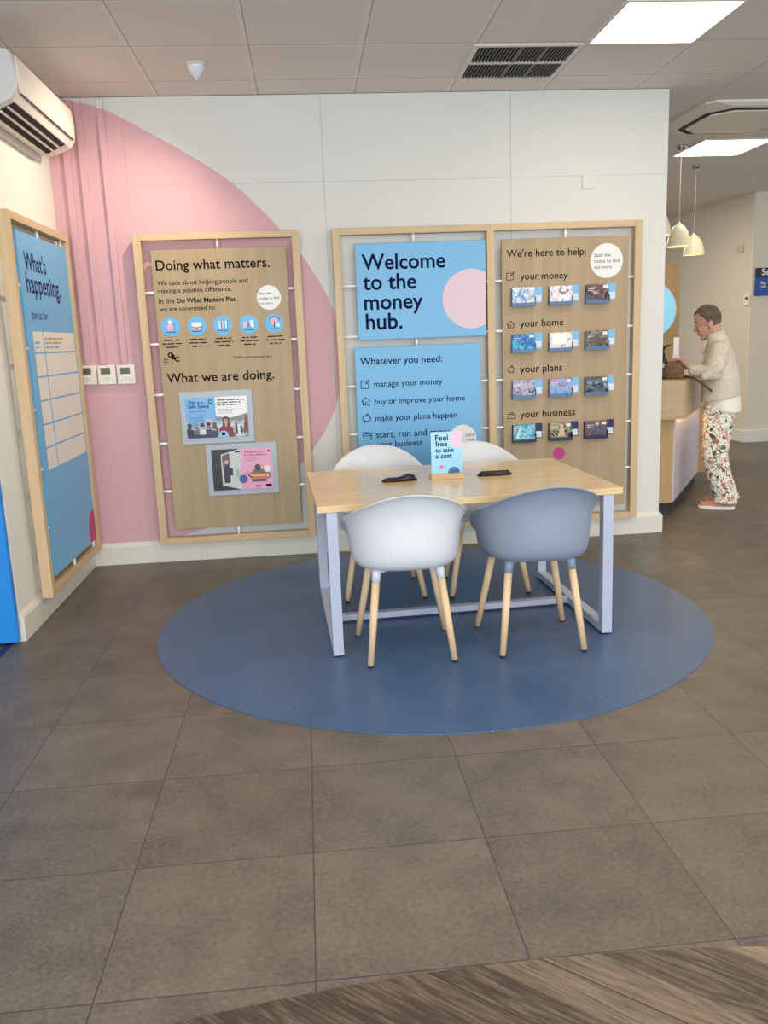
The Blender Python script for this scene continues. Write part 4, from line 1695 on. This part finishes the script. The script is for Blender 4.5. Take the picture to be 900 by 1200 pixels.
# ================================================================== modelling by union and remesh
def capsule(bm, p0, p1, r0_, r1_, n=14):
    p0, p1 = Vector(p0), Vector(p1)
    d = p1 - p0
    L = d.length
    t = d / L if L > 1e-6 else Vector((0, 0, 1))
    a = Vector((0, 0, 1)) if abs(t.z) < .9 else Vector((1, 0, 0))
    s = t.cross(a).normalized()
    v = t.cross(s).normalized()
    rings = []
    for k in range(1, 6):
        q = PI / 2 * k / 5
        rings.append((p0 - t * r0_ * math.cos(q), r0_ * math.sin(q)))
    for k in range(0, 5):
        q = PI / 2 * k / 5
        rings.append((p1 + t * r1_ * math.sin(q), r1_ * math.cos(q)))
    vs = []
    for c, rr_ in rings:
        vs.append([bm.verts.new(c + (s * math.cos(2 * PI * i / n) + v * math.sin(2 * PI * i / n)) * rr_) for i in range(n)])
    for A_, B_ in zip(vs, vs[1:]):
        for i in range(n):
            bm.faces.new((A_[i], A_[(i + 1) % n], B_[(i + 1) % n], B_[i]))
    bm.faces.new(vs[0][::-1])
    bm.faces.new(vs[-1])


def blob(bm, c, rad_, rot=None):
    M4 = Matrix.Translation(Vector(c)) @ (rot.to_4x4() if rot else Matrix.Identity(4)) @ Matrix.Diagonal((rad_[0], rad_[1], rad_[2], 1))
    bmesh.ops.create_icosphere(bm, subdivisions=3, radius=1, matrix=M4)


def slab(bm, rings):
    """stack of ellipses: (z, centre x, centre y, half depth, half width)"""
    vs = []
    n = 28
    for z, cx_, cy_, a_, b_ in rings:
        vs.append([bm.verts.new((cx_ + a_ * math.cos(2 * PI * i / n), cy_ + b_ * math.sin(2 * PI * i / n), z)) for i in range(n)])
    for A_, B_ in zip(vs, vs[1:]):
        for i in range(n):
            bm.faces.new((A_[i], A_[(i + 1) % n], B_[(i + 1) % n], B_[i]))
    bm.faces.new(vs[0][::-1])
    bm.faces.new(vs[-1])


def melt(name, bm, voxel, m, parent=None, smooth=4, loc=None, rz=0.0):
    """one continuous skin around everything in bm"""
    bmesh.ops.recalc_face_normals(bm, faces=bm.faces)
    me = D.meshes.new(name)
    bm.to_mesh(me)
    bm.free()
    o = D.objects.new(name, me)
    COL.objects.link(o)
    r_ = o.modifiers.new('remesh', 'REMESH')
    r_.mode = 'VOXEL'
    r_.voxel_size = voxel
    r_.use_smooth_shade = True
    s_ = o.modifiers.new('smooth', 'SMOOTH')
    s_.factor, s_.iterations = .5, smooth
    bpy.context.view_layer.update()
    dg = bpy.context.evaluated_depsgraph_get()
    nm = D.meshes.new_from_object(o.evaluated_get(dg))
    o.modifiers.clear()
    o.data = nm
    D.meshes.remove(me)
    nm.name = name
    nm.materials.clear()
    nm.materials.append(m)
    for p in nm.polygons:
        p.use_smooth = True
    if parent:
        o.parent = parent
    if loc:
        o.location = loc
    o.rotation_euler = (0, 0, rz)
    return o


# the bag on the counter
bm = bmesh.new()
rnd = random.Random(11)
blob(bm, (0, 0, .05), (.085, .06, .05))
for k in range(16):
    a = 2 * PI * k / 16
    capsule(bm, (.075 * math.cos(a), .05 * math.sin(a), .01), (.055 * math.cos(a + .2), .036 * math.sin(a + .2), .105 + rnd.random() * .02), .014, .012)
M_BAG = mat('brown_woven_bag', (112, 84, 62), .8, bump=.8, bscale=90, mottle=.25, mscale=40)
bag = melt('handbag', bm, .006, M_BAG, None, 2, (2.895, .74, CT), R(150))
tag(bag, "brown textured handbag on the counter under the person's hands", 'bag')
bm = bmesh.new()
pts = [(-.05, -.03, .012), (-.09, -.05, .012), (-.13, .02, .012), (-.175, .15, .008), (-.23, .17, -.03), (-.30, .185, -.085)]
for p, q in zip(pts, pts[1:]):
    capsule(bm, p, q, .010, .010)
melt('strap', bm, .005, mat('olive_brown_strap', (84, 68, 46), .7), bag, 1)
m = MB()
m.tube([(.06, .07, .006), (.10, .085, .006), (.12, .05, .008)], [.012, .014, .012], M_BLACK, 8)
m.build('buckle', None, bag)

# ================================================================== the person at the counter
PF = math.atan2(.475, -.88)
PO = (3.30, .74, 0)
M_SKIN = mat('skin', (194, 146, 122), .5, mottle=.05, mscale=14)
M_JACKET = mat('cream_teddy_jacket', (212, 200, 180), .9, bump=1.0, bscale=95, mottle=.12, mscale=45)
M_FLORAL = floral_material()
bm = bmesh.new()
HC = Vector((.128, 0, 1.515))
HR = Matrix.Rotation(R(12), 3, 'Y')


def hd_(p):
    return HC + HR @ Vector(p)


blob(bm, hd_((0, 0, 0)), (.100, .077, .100), HR)
blob(bm, hd_((.028, 0, -.075)), (.066, .060, .086), HR)
capsule(bm, hd_((.058, .010, -.143)), hd_((.058, -.010, -.143)), .023, .023)
capsule(bm, hd_((-.012, .052, -.095)), hd_((.050, .024, -.138)), .020, .019)
capsule(bm, hd_((-.012, -.052, -.095)), hd_((.050, -.024, -.138)), .020, .019)
capsule(bm, hd_((.092, 0, -.030)), hd_((.106, 0, -.074)), .009, .0125)
for s in (-1, 1):
    blob(bm, hd_((.100, s * .010, -.078)), (.010, .008, .008), HR)
    capsule(bm, hd_((.088, s * .012, -.016)), hd_((.070, s * .050, -.018)), .010, .008)
    blob(bm, hd_((.078, s * .031, -.040)), (.013, .015, .010), HR)
    blob(bm, hd_((.066, s * .042, -.070)), (.020, .018, .020), HR)
    blob(bm, hd_((-.018, s * .078, -.055)), (.020, .010, .032), HR @ Matrix.Rotation(R(-12), 3, 'Y'))
blob(bm, hd_((.089, 0, -.102)), (.012, .021, .0055), HR)
blob(bm, hd_((.087, 0, -.112)), (.012, .018, .006), HR)
capsule(bm, (.035, 0, 1.30), hd_((-.03, 0, -.06)), .058, .054)
capsule(bm, (.025, 0, 1.22), (.0, 0, .95), .095, .11)
capsule(bm, (.025, .12, 1.265), (.025, -.12, 1.265), .05, .05)
LA = [(.025, .165, 1.262), (.055, .240, 1.095), (.225, .178, 1.122)]
RA = [(.03, -.165, 1.262), (.07, -.225, 1.10), (.245, -.085, 1.118)]
for a_ in (LA, RA):
    capsule(bm, a_[0], a_[1], .045, .036)
    capsule(bm, a_[1], a_[2], .036, .024)


def hand(wrist, knuck, side):
    """palm down, fingers curled forward and down; the thumb leaves the inner side"""
    w, k = Vector(wrist), Vector(knuck)
    d = (k - w).normalized()
    e = (Vector((0, 1, 0)) - d * d.y).normalized() * side       # away from the thumb
    nrm = d.cross(e) * side
    up = nrm if nrm.z > 0 else -nrm
    lens = [(.040, .025, .019), (.045, .028, .021), (.042, .026, .020), (.032, .020, .017)]
    for i in range(4):
        u = (i - 1.5)
        base = w + e * u * .014
        kn = k + e * u * .0215 - d * (.004 * abs(u - .0) + (.008 if i == 3 else 0))
        capsule(bm, base, kn, .013, .0115)
        p = kn
        fan = e * u * .06
        for L_, (cd_, cu) in zip(lens[i], ((.86, -.45), (.45, -.88), (.05, -1.0))):
            q = p + (d * cd_ + up * cu + fan).normalized() * L_
            capsule(bm, p, q, .0092, .0082, 10)
            p = q
    b_ = w + (k - w) * .35 - e * .024
    p1 = b_ + (d * .55 - e * .65 - up * .35).normalized() * .042
    p2 = p1 + (d * .85 - e * .05 - up * .5).normalized() * .030
    capsule(bm, w + (k - w) * .2 - e * .010, b_, .014, .0135)
    capsule(bm, b_, p1, .0125, .0108, 10)
    capsule(bm, p1, p2, .0108, .0088, 10)


hand((.232, .174, 1.126), (.300, .130, 1.196), 1)
hand((.252, -.078, 1.120), (.322, -.020, 1.180), -1)
LEG = {1: [(.0, .092, .88), (.030, .097, .46), (-.062, .100, .10)], -1: [(.0, -.092, .88), (.04, -.095, .46), (-.075, -.10, .10)]}
for s in (1, -1):
    h_, k_, a_ = LEG[s]
    capsule(bm, h_, k_, .078, .052)
    capsule(bm, k_, a_, .05, .034)
    capsule(bm, (a_[0] - .03, a_[1], .055), (a_[0] + .15, a_[1], .034), .032, .022)
body = melt('person', bm, .0042, M_SKIN, None, 2, PO, PF)
tag(body, 'person in a cream jacket and floral trousers leaning on the counter, looking down', 'person')

# hair: short crop
bm = bmesh.new()
blob(bm, (0, 0, 0), (1, 1, 1))
bmesh.ops.subdivide_edges(bm, edges=bm.edges, cuts=1, use_grid_fill=True)
kill = []
for v in bm.verts:
    v.co.normalize()
    p = Vector((v.co.x * .1065, v.co.y * .0835, v.co.z * .1065))
    lim = .046 if p.x > .062 else (.046 - (.062 - p.x) / .072 * .10 if p.x > -.01 else (-.054 - min(1, (-.01 - p.x) / .05) * .05))
    v.co = hd_(p)
    if p.z < lim:
        kill.append(v)
bmesh.ops.delete(bm, geom=kill, context='VERTS')
me = D.meshes.new('hair')
bm.to_mesh(me)
bm.free()
for p in me.polygons:
    p.use_smooth = True
me.materials.append(mat('cropped_brown_hair', (96, 82, 68), .75, bump=.9, bscale=160, mottle=.3, mscale=26))
o = D.objects.new('hair', me)
COL.objects.link(o)
o.parent = body
so = o.modifiers.new('thickness', 'SOLIDIFY')
so.thickness, so.offset = .009, -1
m = MB()
for s in (-1, 1):
    m.tube([hd_((.097, s * .014, -.012)), hd_((.094, s * .034, -.009)), hd_((.078, s * .052, -.015))], [.003, .004, .002], mat('brow_brown', (104, 76, 58), .7), 6)
m.build('eyebrows', None, body)
for s in (-1, 1):
    m = MB()
    m.tube([hd_((.0895, s * .022, -.0445)), hd_((.0905, s * .031, -.0475)), hd_((.0845, s * .043, -.0445))], [.0015, .0025, .0015], mat('lash_dark', (58, 40, 34), .6), 6)
    m.build('eye', None, body)
m = MB()
m.tube([hd_((.0965, -.016, -.1065)), hd_((.1005, 0, -.1070)), hd_((.0965, .016, -.1065))], [.0012, .002, .0012], mat('lip_line', (140, 74, 66), .6), 6)
m.build('mouth', None, body)

# trousers
bm = bmesh.new()
slab(bm, [(.70, .012, 0, .115, .170), (.80, .0, 0, .128, .182), (.90, -.005, 0, .125, .170), (.96, -.005, 0, .12, .16)])
for s in (1, -1):
    h_, k_, a_ = LEG[s]
    slab(bm, [(.84, h_[0] + .01, h_[1], .118, .090), (.65, .018 + (k_[0] - .03) * .5, h_[1], .112, .090), (.44, k_[0], k_[1], .100, .082),
              (.25, (k_[0] + a_[0]) / 2 + .006, k_[1], .090, .078), (.10, a_[0] + .006, a_[1], .084, .074), (.055, a_[0] - .004, a_[1], .094, .080)])
melt('trousers', bm, .008, M_FLORAL, body, 3)
# white shirt hem below the jacket
bm = bmesh.new()
slab(bm, [(.785, -.02, 0, .130, .190), (.83, -.012, 0, .137, .192), (.93, -.004, 0, .132, .185)])
for v in bm.verts:
    if v.co.z < .8:
        v.co.z += (v.co.x + .02) * .12 if v.co.x < 0 else (v.co.x + .02) * .45
melt('shirt', bm, .008, mat('white_shirt', (236, 230, 216), .8), body, 2)
# jacket: trunk, collar, sleeves
bm = bmesh.new()
slab(bm, [(.878, .010, 0, .150, .208), (.95, .008, 0, .150, .206), (1.05, .012, 0, .143, .202), (1.16, .026, 0, .130, .196), (1.235, .030, 0, .110, .186),
          (1.29, .032, 0, .090, .142), (1.335, .040, 0, .080, .098), (1.375, .056, 0, .074, .080), (1.415, .068, 0, .068, .072)])
for v in bm.verts:
    if v.co.z > 1.40:
        v.co.z -= .25 * (v.co.x - .02)
    if v.co.z < .9:
        v.co.z += -.02 * max(0, v.co.x) / .15 + .025 * max(0, -v.co.x) / .14
for a_, cuff in ((LA, (.205, .186, 1.118)), (RA, (.222, -.105, 1.115))):
    capsule(bm, a_[0], a_[1], .078, .066)
    capsule(bm, a_[1], cuff, .064, .046)
    # folds at the elbow
    e_ = Vector(a_[1])
    capsule(bm, e_ + Vector((-.03, .03 if a_ is LA else -.03, .03)), e_ + Vector((.06, .04 if a_ is LA else -.04, -.02)), .04, .035)
jk = melt('jacket', bm, .0075, M_JACKET, body, 3)
m = MB()
m.tube([(.112, .01, 1.36), (.138, .035, 1.31), (.142, .04, 1.23)], [.014, .020, .012], M_JACKET, 8)
m.tube([(.112, -.01, 1.36), (.138, -.035, 1.31), (.142, -.04, 1.23)], [.014, .020, .012], M_JACKET, 8)
m.build('collar', None, jk)

for s in (1, -1):
    a_ = LEG[s][2]
    x0 = a_[0]
    m = MB()
    outline = [(-.075, .0), (-.06, .036), (0, .044), (.09, .050), (.16, .046), (.195, .028), (.208, 0)]
    pts = [(x0 + x, a_[1] + y) for x, y in outline] + [(x0 + x, a_[1] - y) for x, y in outline[::-1][1:-1]]
    m.prism(pts, 'z', 0, .026, mat('white_rubber_sole', (238, 232, 224), .5), bevel=.005)
    so_ = m.build('shoe', None, body)
    bm = bmesh.new()
    capsule(bm, (x0 - .035, a_[1], .046), (x0 + .165, a_[1], .026), .043, .033)
    capsule(bm, (x0 - .03, a_[1], .080), (x0 + .07, a_[1], .052), .038, .038)
    bmesh.ops.bisect_plane(bm, geom=bm.verts[:] + bm.edges[:] + bm.faces[:], plane_co=(0, 0, .022), plane_no=(0, 0, -1), clear_outer=True)
    bmesh.ops.holes_fill(bm, edges=bm.edges)
    melt('upper', bm, .006, mat('dusty_pink_canvas', (188, 132, 116), .8, mottle=.12, mscale=30), so_, 2)

# ================================================================== far wall fittings
t = thing('wall_sign', "blue and black wall sign with white lettering at the right edge of the photo", 'sign', (5.485, 4.365, 1.79))
m = MB()
m.box((0, -.018, 0), (.62, 0, .33), mat('sign_deep_blue', (16, 70, 150), .4), .003)
sg = m.build('panel', None, t)
A = Art(-.018)
A.rect(.002, .215, .618, .328, mat('sign_black', (18, 18, 24), .4))
A.build('black_band', sg)
line(sg, 'Se', .075, .245, M_WHITE, .10, -.0195, .02)
line(sg, 'Pay', .070, .135, M_WHITE, .066, -.0188, .02)
line(sg, 'with', .070, .098, M_WHITE, .07, -.0188, .02)

t = thing('wall_control', 'small white control box on the far cream wall beside the blue sign', 'control box', (5.4465, 4.44, 1.685))
m = MB()
m.box((-.02, -.062, 0), (0, .062, .13), mat('control_white', (226, 220, 208), .4), .003)
m.build('case', None, t)
m = MB()
m.box((-.0215, -.05, .07), (-.019, .03, .10), mat('control_display', (96, 90, 88), .3))
m.build('display', None, t)
t = thing('wall_speaker', 'small square beige plate high on the far cream wall', 'wall plate', (5.437, 4.66, 2.33))
m = MB()
m.box((-.012, -.09, 0), (0, .09, .09), mat('beige_plate', (196, 186, 168), .5), .003)
m.build('plate', None, t)
m = MB()
m.box((-.0135, -.05, .025), (-.011, .05, .065), mat('beige_plate_inner', (186, 176, 158), .5), .001)
m.build('grille', None, t)

t = thing('wall_disc', 'large round light-blue disc sign on the oak partition behind the counter', 'sign', (3.775, 3.4, 1.645))
m = MB()
m.lathe([(.298, 0), (.30, .004), (.30, .022)], mat('disc_rim', (200, 226, 236), .4), 72)
m.lathe([(.288, .024), (.288, .0225)], mat('disc_cyan', (150, 214, 236), .4, emit=(130, 208, 240), strength=.3), 72)
bmesh.ops.transform(m.bm, matrix=Matrix.Rotation(R(90), 4, 'X'), verts=m.bm.verts)
m.build('disc', None, t)
